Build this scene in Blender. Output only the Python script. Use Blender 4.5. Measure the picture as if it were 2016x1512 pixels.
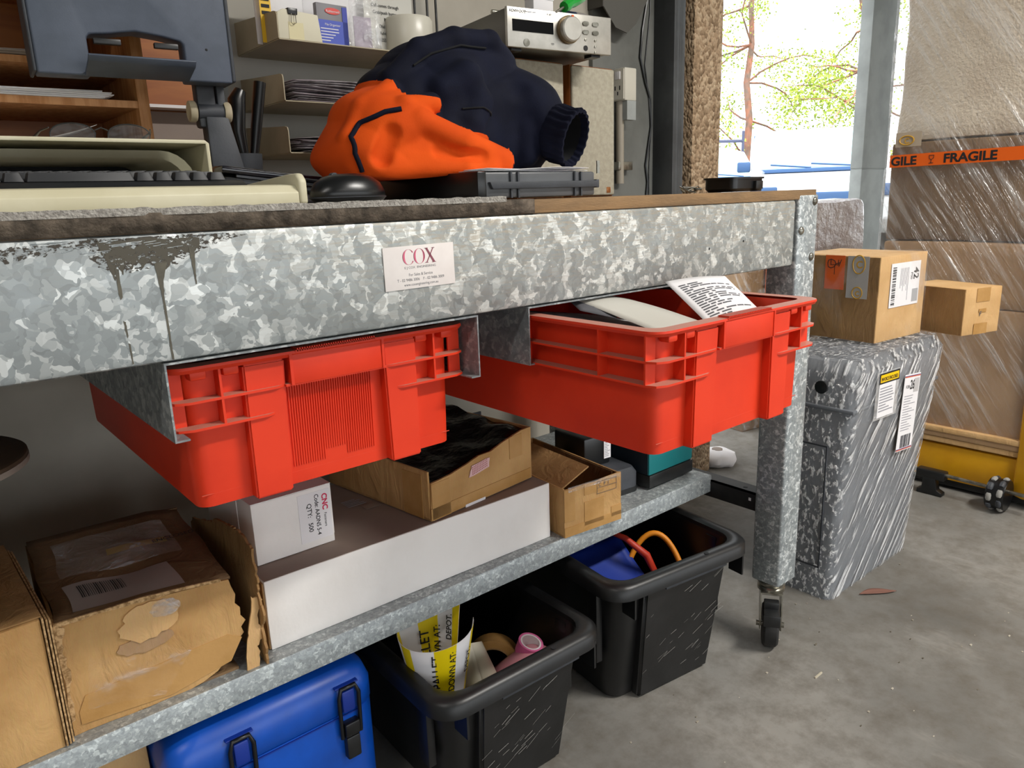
import bpy, bmesh, math, random
import numpy as np
from mathutils import Vector, Matrix, noise
R = random.Random(7)
PI = math.pi
sc = bpy.context.scene
COL = sc.collection
for o in list(bpy.data.objects): bpy.data.objects.remove(o)

# ------------------------------------------------------------------ camera
FPX = 1469.54
yaw, pitch, roll = map(math.radians, (39.74455, 13.9041, 2.02465))
fwd = Vector((math.sin(yaw)*math.cos(pitch), math.cos(yaw)*math.cos(pitch), -math.sin(pitch)))
right = Vector((math.cos(yaw), -math.sin(yaw), 0)); down = fwd.cross(right)
r2 = right*math.cos(roll)+down*math.sin(roll); d2 = -right*math.sin(roll)+down*math.cos(roll)
cam_d = bpy.data.cameras.new('camera'); cam = bpy.data.objects.new('camera', cam_d); COL.objects.link(cam)
cam_d.sensor_width = 36; cam_d.lens = FPX*36/2016; cam_d.clip_start = .02; cam_d.clip_end = 200
mm = Matrix((r2, -d2, -fwd)).transposed().to_4x4(); mm.translation = Vector((0, -.78, 1.01)); cam.matrix_world = mm
sc.camera = cam
# ------------------------------------------------------------------ light
w = bpy.data.worlds.new('world'); sc.world = w; w.use_nodes = True
bg = w.node_tree.nodes['Background']; bg.inputs[0].default_value = (.93, .97, 1, 1); bg.inputs[1].default_value = 3.3
sd = bpy.data.lights.new('sun', 'SUN'); sd.energy = 5; sd.angle = .01; sd.color = (1, .96, .9)
sun = bpy.data.objects.new('sun', sd); COL.objects.link(sun)
sun.rotation_euler = Vector((.35, .55, -1)).to_track_quat('-Z', 'Y').to_euler()
def lamp(x, y, z, sx, sy, en, c=(1, .96, .90), rz=0):
    l = bpy.data.lights.new('batten_light', 'AREA'); l.shape = 'RECTANGLE'; l.size = sx; l.size_y = sy; l.energy = en; l.color = c
    o = bpy.data.objects.new('batten_light', l); COL.objects.link(o); o.location = (x, y, z); o.rotation_euler = (0, 0, rz); return o
LAMPS = [(-1.3, -.95, 2.5, 20), (1.9, -1.6, 2.75, 118), (.6, -2.9, 2.75, 12)]
for x, y, z, e in LAMPS: lamp(x, y, z-.07, 1.2, .16, e)
sc.view_settings.view_transform = 'Standard'; sc.view_settings.look = 'None'
sc.view_settings.gamma = 1; sc.view_settings.use_curve_mapping = False
sc.view_settings.exposure = -0.2

# ------------------------------------------------------------------ mesh helpers
class MB:
    def __init__(s): s.bm = bmesh.new()
    def box(s, x0, x1, y0, y1, z0, z1, bev=0, seg=2, M=None):
        b = bmesh.new()
        vs = [b.verts.new((x, y, z)) for z in (z0, z1) for y in (y0, y1) for x in (x0, x1)]
        for f in ((0, 2, 3, 1), (4, 5, 7, 6), (0, 1, 5, 4), (2, 6, 7, 3), (0, 4, 6, 2), (1, 3, 7, 5)): b.faces.new([vs[i] for i in f])
        if bev: bmesh.ops.bevel(b, geom=b.edges[:], offset=bev, segments=seg, affect='EDGES', profile=.5, clamp_overlap=True)
        return s.merge(b, M)
    def merge(s, b, M=None):
        if M is not None: bmesh.ops.transform(b, matrix=M, verts=b.verts[:])
        me = bpy.data.meshes.new('t'); b.to_mesh(me); b.free(); s.bm.from_mesh(me); bpy.data.meshes.remove(me); return s
    def poly(s, pts, axis, a, c, bev=0, M=None, seg=2):
        b = bmesh.new()
        def mk(p, t): return {'x': (t, p[0], p[1]), 'y': (p[0], t, p[1]), 'z': (p[0], p[1], t)}[axis]
        A = [b.verts.new(mk(p, a)) for p in pts]; C = [b.verts.new(mk(p, c)) for p in pts]
        b.faces.new(A); b.faces.new(C[::-1]); n = len(pts)
        for i in range(n): b.faces.new((A[i], C[i], C[(i+1) % n], A[(i+1) % n]))
        bmesh.ops.recalc_face_normals(b, faces=b.faces[:])
        if bev: bmesh.ops.bevel(b, geom=b.edges[:], offset=bev, segments=seg, affect='EDGES', profile=.5, clamp_overlap=True)
        return s.merge(b, M)
    def loft(s, loops, cap0=True, cap1=True, closed=True, M=None):
        b = bmesh.new(); L = [[b.verts.new(p) for p in l] for l in loops]; n = len(L[0])
        for i in range(len(L)-1):
            for j in range(n if closed else n-1):
                k = (j+1) % n
                try: b.faces.new((L[i][j], L[i][k], L[i+1][k], L[i+1][j]))
                except ValueError: pass
        if cap0: b.faces.new(L[0][::-1])
        if cap1: b.faces.new(L[-1])
        bmesh.ops.recalc_face_normals(b, faces=b.faces[:])
        return s.merge(b, M)
    def tube(s, pts, r, n=8, closed=False, M=None, caps=True):
        pts = [Vector(p) for p in pts]; N = len(pts); rs = r if isinstance(r, (list, tuple)) else [r]*N
        loops = []; up = Vector((0, 0, 1)); prev = None
        for i, p in enumerate(pts):
            t = (pts[(i+1) % N]-pts[i-1]) if closed else (pts[min(i+1, N-1)]-pts[max(i-1, 0)])
            t.normalize()
            if prev is None:
                a = t.cross(up)
                if a.length < .05: a = t.cross(Vector((1, 0, 0)))
            else: a = prev-t*prev.dot(t)
            a.normalize(); prev = a; c = t.cross(a)
            loops.append([p+(a*math.cos(2*PI*k/n)+c*math.sin(2*PI*k/n))*rs[i] for k in range(n)])
        if closed: loops.append(loops[0]); caps = False
        s.loft(loops, caps, caps, M=M)
        if closed: bmesh.ops.remove_doubles(s.bm, verts=s.bm.verts[:], dist=1e-6)
        return s
    def lathe(s, prof, n=24, M=None):
        loops = [[(r*math.cos(2*PI*k/n), r*math.sin(2*PI*k/n), z) for k in range(n)] for r, z in prof]
        return s.loft(loops, True, True, M=M)
    def grid(s, fn, nu, nv, M=None):
        return s.loft([[fn(i/nu, j/nv) for j in range(nv+1)] for i in range(nu+1)], False, False, closed=False, M=M)
def rr(x0, x1, y0, y1, r, z, n=4):
    out = []
    for cx, cy, a0 in ((x1-r, y1-r, 0), (x0+r, y1-r, 90), (x0+r, y0+r, 180), (x1-r, y0+r, 270)):
        for k in range(n+1):
            a = math.radians(a0+90*k/n); out.append((cx+r*math.cos(a), cy+r*math.sin(a), z))
    return out
def obj(name, mb, mat, parent=None, ang=35, solid=0, sub=0, M=None):
    me = bpy.data.meshes.new(name)
    if isinstance(mb, MB): mb.bm.to_mesh(me); mb.bm.free()
    else: me = mb
    if ang:
        for p in me.polygons: p.use_smooth = True
        me.set_sharp_from_angle(angle=math.radians(ang))
    o = bpy.data.objects.new(name, me); COL.objects.link(o); me.materials.append(mat)
    if parent is not None: o.parent = parent
    if M is not None: o.matrix_local = M
    if solid:
        m = o.modifiers.new('s', 'SOLIDIFY'); m.thickness = solid; m.offset = 0
    if sub:
        m = o.modifiers.new('u', 'SUBSURF'); m.levels = m.render_levels = sub
    return o
def tag(o, label, cat, group=None):
    o['label'] = label; o['category'] = cat
    if group: o['group'] = group
    return o
def thing(name, label, cat, loc=(0, 0, 0), rz=0, group=None, rot=None):
    o = bpy.data.objects.new(name, None); COL.objects.link(o); o.location = loc; o.empty_display_size = .05
    o.rotation_euler = rot if rot else (0, 0, rz); return tag(o, label, cat, group)
def struct(name, mb, mat, ang=35):
    o = obj(name, mb, mat, None, ang); o['kind'] = 'structure'; return o
RX90 = Matrix.Rotation(PI/2, 4, 'X')
def face(o, phi=0, tilt=0):      # frame: u right, v up, n out of a vertical face (phi=0 faces -y, phi=-90 faces -x); tilt=90 -> lies flat facing up
    return Matrix.Translation(Vector(o)) @ Matrix.Rotation(math.radians(phi), 4, 'Z') @ Matrix.Rotation(math.radians(90-tilt), 4, 'X')
def plate(F, u0, u1, v0, v1, mat, name, parent, th=.0006, n0=0):
    return obj(name, MB().box(u0, u1, v0, v1, n0, n0+th, M=F), mat, parent, 0)
def rects(F, rs, mat, name, parent, th=.0003, n0=.0006):
    m = MB()
    for u0, u1, v0, v1 in rs: m.box(u0, u1, v0, v1, n0, n0+th, M=F)
    return obj(name, m, mat, parent, 0)
def barcode(F, u0, u1, v0, v1, mat, parent, vert=True, n0=.0006, n=26):
    rs = []; p = 0; rr_ = random.Random(int(u0*1e4)+n)
    while p < 1:
        wd = rr_.choice((.4, .8, 1.2))/n
        if vert: rs.append((u0+(u1-u0)*p, u0+(u1-u0)*min(1, p+wd), v0, v1))
        else: rs.append((u0, u1, v0+(v1-v0)*p, v0+(v1-v0)*min(1, p+wd)))
        p += wd+rr_.choice((.4, .7, 1.1))/n
    return rects(F, rs, mat, 'barcode', parent, n0=n0)
def fine(F, u0, u1, v0, v1, rows, mat, parent, n0=.0006, vert=False, seed=1, gap=.5):
    if mat is INKG: mat = INKL; gap *= .7
    rg = random.Random(seed); rs = []
    for i in range(rows):
        t0 = i/rows; t1 = (i+gap)/rows; l = rg.uniform(.45, 1)
        if vert: rs.append((u0+(u1-u0)*t0, u0+(u1-u0)*t1, v1-(v1-v0)*l, v1))
        else: rs.append((u0, u0+(u1-u0)*l, v1-(v1-v0)*t1, v1-(v1-v0)*t0))
    return rects(F, rs, mat, 'fine_print', parent, n0=n0)
def txt(F, s, u, v, size, mat, parent, a=0, sx=1, al='LEFT', n0=.0008, name='lettering', bold=0, sh=0):
    c = bpy.data.curves.new(name, 'FONT'); c.body = s; c.size = size; c.align_x = al; c.extrude = .0001; c.offset = bold; c.shear = sh
    f = bpy.data.objects.new(name, c); COL.objects.link(f); me = bpy.data.meshes.new_from_object(f); bpy.data.objects.remove(f); bpy.data.curves.remove(c)
    me.name = name; me.materials.clear(); me.materials.append(mat); o = bpy.data.objects.new(name, me); COL.objects.link(o); o.parent = parent
    o.matrix_local = F @ Matrix.Translation((u, v, n0)) @ Matrix.Rotation(math.radians(a), 4, 'Z') @ Matrix.Diagonal((sx, 1, 1, 1))
    return o
def nz(x, y, z=0, s=1.): return noise.noise(Vector((x*s, y*s, z*s)))

# ------------------------------------------------------------------ materials
def nodes(name):
    m = bpy.data.materials.new(name); m.use_nodes = True; nt = m.node_tree; return m, nt, nt.nodes['Principled BSDF']
def ramp(nt, src, stops):
    r = nt.nodes.new('ShaderNodeValToRGB'); e = r.color_ramp.elements
    while len(e) < len(stops): e.new(.5)
    for k, (p, c) in zip(e, stops): k.position = p; k.color = (*c, 1) if len(c) == 3 else c
    nt.links.new(src, r.inputs[0]); return r.outputs[0]
def coords(nt, scale=(1, 1, 1), rot=(0, 0, 0)):
    t = nt.nodes.new('ShaderNodeTexCoord'); mp = nt.nodes.new('ShaderNodeMapping')
    mp.inputs['Scale'].default_value = scale; mp.inputs['Rotation'].default_value = rot
    nt.links.new(t.outputs['Object'], mp.inputs[0]); return mp.outputs[0]
def ntex(nt, co, scale, det=4, rough=.55, dist=0):
    n = nt.nodes.new('ShaderNodeTexNoise'); n.inputs['Scale'].default_value = scale; n.inputs['Detail'].default_value = det
    n.inputs['Roughness'].default_value = rough; n.inputs['Distortion'].default_value = dist; nt.links.new(co, n.inputs['Vector']); return n
def mixc(nt, f, a, b, mode='MIX'):
    m = nt.nodes.new('ShaderNodeMix'); m.data_type = 'RGBA'; m.blend_type = mode
    for i, v in ((0, f), (6, a), (7, b)):
        if isinstance(v, (int, float)): m.inputs[i].default_value = v
        elif isinstance(v, tuple): m.inputs[i].default_value = (*v, 1) if len(v) == 3 else v
        else: nt.links.new(v, m.inputs[i])
    return m.outputs[2]
def bump(nt, p, h, st, dist=.01):
    b = nt.nodes.new('ShaderNodeBump'); b.inputs['Strength'].default_value = st; b.inputs['Distance'].default_value = dist
    nt.links.new(h, b.inputs['Height']); nt.links.new(b.outputs[0], p.inputs['Normal'])
def C(h):
    if isinstance(h, str):
        v = [int(h[i:i+2], 16)/255 for i in (0, 2, 4)]
        return tuple(x/12.92 if x <= .04045 else ((x+.055)/1.055)**2.4 for x in v)
    return h
def mat(name, c, rough=.5, metal=0, c2=None, sc_=8, lo=.4, hi=.6, bmp=0, bs=60, bd=.002, spec=.5, scale=(1, 1, 1), coat=0, det=5, rvar=0, dust=None):
    m, nt, p = nodes(name); p.inputs['Roughness'].default_value = rough; p.inputs['Metallic'].default_value = metal
    p.inputs['Specular IOR Level'].default_value = spec; p.inputs['Coat Weight'].default_value = coat; p.inputs['Coat Roughness'].default_value = .08
    c = C(c); p.inputs['Base Color'].default_value = (*c, 1)
    if c2 or bmp or dust: co = coords(nt, scale)
    col = None
    if c2:
        n = ntex(nt, co, sc_, det); col = ramp(nt, n.outputs[0], ((lo, c), (hi, C(c2))))
    if dust:
        g = nt.nodes.new('ShaderNodeNewGeometry'); s = nt.nodes.new('ShaderNodeSeparateXYZ'); nt.links.new(g.outputs['Normal'], s.inputs[0])
        f = ramp(nt, s.outputs[2], ((.55, (0, 0, 0)), (.95, (dust[1],)*3))); col = mixc(nt, f, col if col else c, C(dust[0]))
    if col is not None: nt.links.new(col, p.inputs['Base Color'])
    if bmp: bump(nt, p, ntex(nt, co, bs, 4).outputs[0], bmp, bd)
    return m
def galv(name, sc_, base=(.30, .33, .34), hi=(.66, .69, .69), dark=(.19, .2, .2), rough=.5, scratch=0, metal=.35):
    m, nt, p = nodes(name); co = coords(nt)
    n = ntex(nt, co, sc_*.9, 2, .5)
    add = nt.nodes.new('ShaderNodeVectorMath'); add.operation = 'MULTIPLY_ADD'; nt.links.new(n.outputs['Color'], add.inputs[0])
    add.inputs[1].default_value = (1.7/sc_,)*3; nt.links.new(co, add.inputs[2])
    def vor(k):
        v = nt.nodes.new('ShaderNodeTexVoronoi'); v.inputs['Scale'].default_value = sc_*k; nt.links.new(add.outputs[0], v.inputs['Vector'])
        s = nt.nodes.new('ShaderNodeSeparateColor'); nt.links.new(v.outputs['Color'], s.inputs[0]); return s
    s = vor(1.); s2 = vor(1.9)
    mx = nt.nodes.new('ShaderNodeMath'); mx.operation = 'MULTIPLY_ADD'; nt.links.new(s2.outputs[1], mx.inputs[0]); mx.inputs[1].default_value = .42
    m0 = nt.nodes.new('ShaderNodeMath'); m0.operation = 'MULTIPLY'; nt.links.new(s.outputs[0], m0.inputs[0]); m0.inputs[1].default_value = .58; nt.links.new(m0.outputs[0], mx.inputs[2])
    mid = tuple((a+b)/2 for a, b in zip(base, hi))
    c1 = ramp(nt, mx.outputs[0], ((.1, tuple(x*.85 for x in base)), (.52, tuple(x*1.15 for x in base)), (.66, mid), (.78, hi), (.9, tuple(min(.92, x*1.2) for x in hi))))
    big = ntex(nt, co, 3.5, 5, .6)
    c2 = mixc(nt, ramp(nt, big.outputs[0], ((.45, (0, 0, 0)), (.72, (.35,)*3))), c1, dark)
    if scratch:
        st = ntex(nt, coords(nt, (12, 12, 110)), 3, 6, .7); band = coords(nt); sp = nt.nodes.new('ShaderNodeSeparateXYZ'); nt.links.new(band, sp.inputs[0])
        zb = ramp(nt, sp.outputs[2], ((.86, (.15,)*3), (.99, (1,)*3))); xb = ramp(nt, sp.outputs[0], ((.2, (.1,)*3), (.55, (1,)*3)))
        f = mixc(nt, 1., ramp(nt, st.outputs[0], ((.45, (0, 0, 0)), (.62, (1,)*3))), mixc(nt, 1., zb, xb, 'MULTIPLY'), 'MULTIPLY')
        c2 = mixc(nt, f, c2, (.36, .32, .26)); c2 = mixc(nt, mixc(nt, 1., xb, (.35, .35, .35), 'MULTIPLY'), c2, mixc(nt, 1., c2, (1.0, .93, .82), 'MULTIPLY'))
    nt.links.new(c2, p.inputs['Base Color'])
    rr_ = ramp(nt, s.outputs[1], ((0, (rough*.75,)*3), (1, (min(1, rough*1.3),)*3))); nt.links.new(rr_, p.inputs['Roughness'])
    p.inputs['Metallic'].default_value = metal; return m
def card(name, c, c2, bs=1.):
    m, nt, p = nodes(name); co = coords(nt)
    n = ntex(nt, co, 9, 5); col = ramp(nt, n.outputs[0], ((.35, C(c)), (.65, C(c2))))
    n2 = ntex(nt, coords(nt, (260, 260, 40)), 2, 3); col = mixc(nt, .12, col, n2.outputs['Color'], 'SOFT_LIGHT')
    nt.links.new(col, p.inputs['Base Color']); p.inputs['Roughness'].default_value = .75; p.inputs['Specular IOR Level'].default_value = .25
    bump(nt, p, ntex(nt, coords(nt, (1.6, 1.6, .6)), 20, 5, .6, .8).outputs[0], .55*bs, .010); return m
def film(name, sc_=(6, 6, 60), rot=(0, 0, 0), base=.06, amt=.5, lo=.5, hi=.72, rough=.12, bst=.8, tint=(1, 1, 1)):
    m, nt, p = nodes(name); nt.nodes.remove(p); out = nt.nodes['Material Output']
    c0 = coords(nt, (1, 1, 1), rot); mp = nt.nodes.new('ShaderNodeMapping'); mp.inputs['Scale'].default_value = sc_; nt.links.new(c0, mp.inputs[0]); co = mp.outputs[0]
    n = ntex(nt, co, 1.6, 5, .6, .4)
    tr = nt.nodes.new('ShaderNodeBsdfTransparent'); tr.inputs[0].default_value = (*tint, 1)
    gl = nt.nodes.new('ShaderNodeBsdfPrincipled'); gl.inputs['Base Color'].default_value = (.86, .87, .88, 1); gl.inputs['Roughness'].default_value = rough
    gl.inputs['Specular IOR Level'].default_value = 1; gl.inputs['Metallic'].default_value = .15
    bump(nt, gl, n.outputs[0], bst, .02)
    f = ramp(nt, n.outputs[0], ((lo, (base,)*3), (hi, (amt,)*3)))
    mx = nt.nodes.new('ShaderNodeMixShader'); nt.links.new(f, mx.inputs[0]); nt.links.new(tr.outputs[0], mx.inputs[1]); nt.links.new(gl.outputs[0], mx.inputs[2])
    nt.links.new(mx.outputs[0], out.inputs[0]); return m
G_RAIL = galv('galvanised_rail', 62, scratch=1); G_LEG = galv('galvanised_leg', 120); G_SH = galv('galvanised_shelf', 160, (.30, .33, .34), (.48, .52, .52))
G_CH = galv('galvanised_channel', 90, (.22, .24, .25), (.4, .42, .42))
STEEL = mat('dark_steel', '3a3a3a', .5, .6, '505050', 20); BLKSTEEL = mat('black_steel', '1c1c1c', .55, .2, '2b2a28', 20)
CHROME = mat('zinc_plated', 'a8a69c', .3, .9, '7d7a70', 30)
WOODE = mat('worn_timber', '6b553c', .8, 0, '9c7a52', 5, .35, .7, .5, 90, scale=(1, 4, 6)); WOODD = mat('grimy_timber', '3b332a', .85, 0, '75685a', 60, .35, .7, .8, 220)
CARPET = mat('grey_carpet', '8d8881', 1, 0, 'b9b4ac', 220, .35, .65, 1, 400, .004)
RED = mat('red_plastic', 'e03a1a', .5, 0, 'd43214', 6, spec=.35, dust=('a98a7a', .75)); REDD = mat('red_plastic_inner', 'cf2d1a', .5)
CARD1 = card('cardboard_tan', 'a8804f', 'c19a66'); CARD2 = card('cardboard_brown', '8d6b43', 'a98457'); CARD3 = card('cardboard_fresh', 'c39b68', 'cfa978'); CARDD = card('cardboard_dusty', '6b5238', '80664a')
CARDE = mat('cardboard_edge', 'c6a375', .9, 0, '8a6a42', 200, scale=(1, 1, 1)); CARDG = card('cardboard_grey', '9a7a58', 'ab8b69', .5)
TAPE = mat('brown_packing_tape', 'a97f48', .22, 0, 'b98f58', 10, bmp=.3, bs=30, bd=.006); CLRTAPE = film('clear_tape', (20, 20, 60), base=.12, amt=.55)
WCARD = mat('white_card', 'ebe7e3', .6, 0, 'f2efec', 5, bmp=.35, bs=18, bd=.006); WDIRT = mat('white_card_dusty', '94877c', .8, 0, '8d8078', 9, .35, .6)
WHITE = mat('white_paper', 'e6e4e6', .7, bmp=.2, bs=10, bd=.01); CREAM = mat('cream_paper', 'd8d2bc', .7); PAPERG = mat('grey_paper', '9d979b', .8, 0, '6b6366', 30)
INK = mat('black_ink', '17171a', .7); INKG = mat('grey_ink', '55555a', .7); INKL = mat('light_grey_ink', '8b8b92', .7); INKR = mat('red_ink', 'cf1f4f', .6); INKP = mat('pink_ink', 'd76a86', .6)
BLKP = mat('black_plastic', '131415', .38, 0, '1e1f20', 12, bmp=.1, bs=40); BLKSM = mat('black_plastic_smooth', '101113', .3)
BLKTUB = mat('black_tub_plastic', '0e0f10', .4, 0, '1a1a1b', 9, bmp=.15, bs=35)
GREYP = mat('dark_grey_plastic', '3d4046', .55, 0, '34373c', 20, bmp=.1, bs=300); SLATE = mat('slate_plastic', '4b5362', .5, 0, '454d5b', 30, bmp=.08, bs=500, bd=.001)
BEIGE = mat('beige_plastic', 'cfc9ae', .5, 0, 'c4bd9f', 10); BEIGEM = mat('beige_metal', 'b5a98f', .55, 0, 'a69a80', 8); KEYS = mat('key_plastic', '26272a', .5)
BLUE = mat('blue_plastic', '0a52bd', .36, 0, '0848a8', 8, bmp=.06, bs=60); TEAL = mat('teal_plastic', '12767a', .5); DKBLUE = mat('dark_navy_plastic', '0f1c26', .5)
BLUED = mat('blue_rubber', '0d2f8c', .4)
NAVY = mat('navy_cloth', '090c1c', .85, 0, '0d1124', 14, bmp=.25, bs=500, bd=.001, spec=.2); ORANGE = mat('orange_cloth', 'd9500c', .85, 0, 'cc480a', 12, bmp=.25, bs=500, bd=.001, spec=.2)
DKIN = mat('dark_lining', '07080c', .95)
WOOD = mat('orange_wood', 'a05f22', .5, 0, '8a4c17', 6, scale=(1, 1, 8)); WOODL = mat('pale_wood_edge', 'c08a58', .6, 0, 'a8703c', 12, scale=(8, 8, 1))
FLOOR = None
def floor_mat():
    m, nt, p = nodes('worn_concrete_floor'); co = coords(nt)
    a = ntex(nt, co, 1.3, 7, .62); b = ntex(nt, co, 16, 6, .7); d = ntex(nt, coords(nt, (1, .35, 1), (0, 0, .6)), 5, 6, .7)
    col = ramp(nt, a.outputs[0], ((.3, C('5f5d58')), (.5, C('7a7873')), (.7, C('918e88'))))
    col = mixc(nt, ramp(nt, b.outputs[0], ((.42, (0, 0, 0)), (.7, (.7,)*3))), col, C('5e584f'))
    col = mixc(nt, ramp(nt, d.outputs[0], ((.56, (0, 0, 0)), (.72, (.55,)*3))), col, C('a39f98'))
    v = nt.nodes.new('ShaderNodeTexVoronoi'); v.inputs['Scale'].default_value = 2.1; nt.links.new(co, v.inputs['Vector'])
    col = mixc(nt, ramp(nt, v.outputs['Distance'], ((.03, (.75,)*3), (.07, (0, 0, 0)))), col, C('55514a'))
    nt.links.new(col, p.inputs['Base Color']); p.inputs['Roughness'].default_value = .55; p.inputs['Specular IOR Level'].default_value = .35
    bump(nt, p, b.outputs[0], .25, .004); return m
FLOOR = floor_mat()
CONC = mat('grey_concrete', 'a3a7a5', .85, 0, '929694', 4, bmp=.3, bs=40); WALL = mat('painted_block_wall', 'b5afa3', .85, 0, 'a39d91', 3, bmp=.2, bs=30)
WALLD = mat('concrete_wall', '6f706c', .9, 0, '5f605c', 5, bmp=.4, bs=40)
def pebble():
    m, nt, p = nodes('pebble_dash'); co = coords(nt, (1, 1, .85)); v = nt.nodes.new('ShaderNodeTexVoronoi'); v.inputs['Scale'].default_value = 95; v.inputs['Randomness'].default_value = 1
    n = ntex(nt, co, 30, 3); ad = nt.nodes.new('ShaderNodeVectorMath'); ad.operation = 'MULTIPLY_ADD'; nt.links.new(n.outputs['Color'], ad.inputs[0]); ad.inputs[1].default_value = (.012,)*3; nt.links.new(co, ad.inputs[2]); nt.links.new(ad.outputs[0], v.inputs['Vector'])
    s = nt.nodes.new('ShaderNodeSeparateColor'); nt.links.new(v.outputs['Color'], s.inputs[0])
    col = ramp(nt, s.outputs[0], ((0, C('80694f')), (.5, C('a98f72')), (1, C('c4ad90'))))
    nt.links.new(col, p.inputs['Base Color']); p.inputs['Roughness'].default_value = .9
    bump(nt, p, ramp(nt, v.outputs['Distance'], ((0, (1,)*3), (.7, (0,)*3))), .9, .007); return m
PEB = pebble()
FILM = film('stretch_film', (60, 60, 4.5), (0, -.70, 0), .12, .95, .52, .60, .14, 1.0); FILM2 = film('cling_film', (12, 26, 2.2), (.6, 0, 0), .09, .55, .5, .74, .16, .9)
YEL = mat('yellow_paint', 'e0a516', .4, 0, 'd0940f', 5); YELLAB = mat('yellow_label', 'f0d400', .5); ORT = mat('orange_tape', 'e8641a', .35); GREYBIN = mat('grey_moulded_plastic', '6b6f75', .5, 0, '63676c', 6)
SILV = mat('silver_panel', 'bdbab2', .35, .5, 'b3b0a8', 40); GLASSD = mat('dark_display', '050506', .25, spec=.15); GREEN = mat('green_handle', '0f9a2e', .25, coat=.5)
SPK = mat('speaker_cloth', 'aba594', .95, 0, '9f9988', 90, bmp=.5, bs=500, bd=.002); RUB = mat('rubber', '191919', .7, 0, '2a2826', 20)
BLKFILM = mat('black_plastic_film', '0e0709', .18, 0, '170b0e', 8, bmp=.6, bs=14, bd=.02); PINK = mat('pink_tape', 'd86aa0', .4); BUB = mat('bubble_wrap', 'cbbba6', .35, 0, 'dccfbb', 4, bmp=.8, bs=90, bd=.006)
STAIN = mat('dark_paint_run', '4a463c', .55, 0, '5d584a', 40)
def stain_mat(name, c, sc_, lo):
    m, nt, p = nodes(name); p.inputs['Roughness'].default_value = .6; co = coords(nt, (1, 1, 1.6)); a = ntex(nt, co, sc_, 6, .7)
    p.inputs['Base Color'].default_value = (*C(c), 1); tr = nt.nodes.new('ShaderNodeBsdfTransparent'); mx = nt.nodes.new('ShaderNodeMixShader')
    nt.links.new(ramp(nt, a.outputs[0], ((lo, (0, 0, 0)), (lo+.05, (1,)*3))), mx.inputs[0]); nt.links.new(tr.outputs[0], mx.inputs[1]); nt.links.new(p.outputs[0], mx.inputs[2]); nt.links.new(mx.outputs[0], nt.nodes['Material Output'].inputs[0]); return m
PATCHY = stain_mat('patchy_old_paint', '4c473c', 110, .41); PATCHY2 = stain_mat('thin_old_paint', '3f382f', 160, .5)
SCUFF = mat('pale_scuff', '8f8d88', .8)

# ------------------------------------------------------------------ setting
struct('floor', MB().box(-20, 40, -30, 40, -.1, 0), FLOOR, 0)
struct('ceiling', MB().box(-3, 9, -4.15, 1.3, 3, 3.15), CONC, 0)
wb = MB().box(-3, 2.09, .86, 1.02, 0, 3); struct('wall_back', wb, WALL, 0)
struct('wall_left', MB().box(-3.15, -3, -4.15, 1.02, 0, 3), CONC, 0)
struct('wall_front', MB().box(-3, -2.4, -4.15, -4, 0, 3).box(7, 9, -4.15, -4, 0, 3).box(-2.4, 7, -4.15, -4, 1.75, 3), CONC, 0)
pc = struct('wall_end_pebble', MB().box(2.091, 2.243, .778, 1.02, 0, 3, .004), PEB, 30)
tk = MB().box(1.975, 2.0, .765, .86, 0, 3, .002).box(2.0, 2.028, .765, .777, 0, 3, .002); struct('trim_1', tk, mat('door_track_steel', '55585a', .5, .4, '47494b', 8, bmp=.4, bs=20, bd=.004))
struct('trim_2', MB().box(1.7, 1.975, .845, .86, 1.008, 3), WALLD, 0)
# hanging cover strip of the doorway post
cp = thing('concrete_column', 'square grey concrete column standing outside the doorway', 'column', (5.0, 1.6, 0))
obj('shaft', MB().box(0, .36, 0, .08, 0, 1.12, .006), CONC, cp); obj('shaft_segment', MB().box(0, .36, 0, .08, 1.125, 3.3, .006), CONC, cp); obj('joint', MB().box(.004, .356, .004, .076, 1.12, 1.125), CONC, cp, 0)
for x, y, z, e in LAMPS:
    t = thing('batten_lamp', 'white batten lamp hanging under the roof '+('on the left of the bench' if x < 0 else 'toward the open right side' if x > 1 else 'behind the viewer'), 'lamp', (x, y, z), 0, 'ceiling batten lamps')
    obj('housing', MB().box(-.62, .62, -.09, .09, -.03, .03, .005), WHITE, t)
    for dx in (-.5, .5): obj('hanger', MB().tube([(dx, 0, .03), (dx, 0, 3-z)], .004, 6), CHROME, t)

# ------------------------------------------------------------------ workbench
B = thing('workbench', 'galvanised steel workbench with timber top and lower shelf on castors', 'workbench', (0, 0, 0))
RB, RT = .8637, .990
def cprof(y0, y1, z0, z1, t=.006, r=.006):
    return [(y1, z0), (y0+r, z0), (y0+r*.3, z0+r*.3), (y0, z0+r), (y0, z1-r), (y0+r*.3, z1-r*.3), (y0+r, z1), (y1, z1), (y1, z1-t), (y0+t, z1-t), (y0+t, z0+t), (y1, z0+t)]
obj('front_rail', MB().poly(cprof(0, .05, RB, RT), 'x', -1.4, 1.376), G_RAIL, B, 40)
obj('back_rail', MB().poly(cprof(.74, .69, RB, RT), 'x', -1.4, 1.376), G_LEG, B, 40)
obj('tabletop', MB().box(-1.4, 1.458, .002, .745, .990, 1.0085, .0012), WOODE, B)
tb = MB()
tb.loft([[(-1.4+2.1*i/60, .0005, .9905), (-1.4+2.1*i/60, .0005, 1.0088+.001*nz(i, 3)), (-1.4+2.1*i/60, .012, 1.0092)] for i in range(61)], False, False, closed=False)
obj('grimy_edge', tb, WOODD, B, 30, solid=.0012)
cm = MB(); rg = random.Random(3)
NX = 300
def cz(i): return 1.0125+.0015*nz(i*.31, 1)+.001*rg.random()
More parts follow.
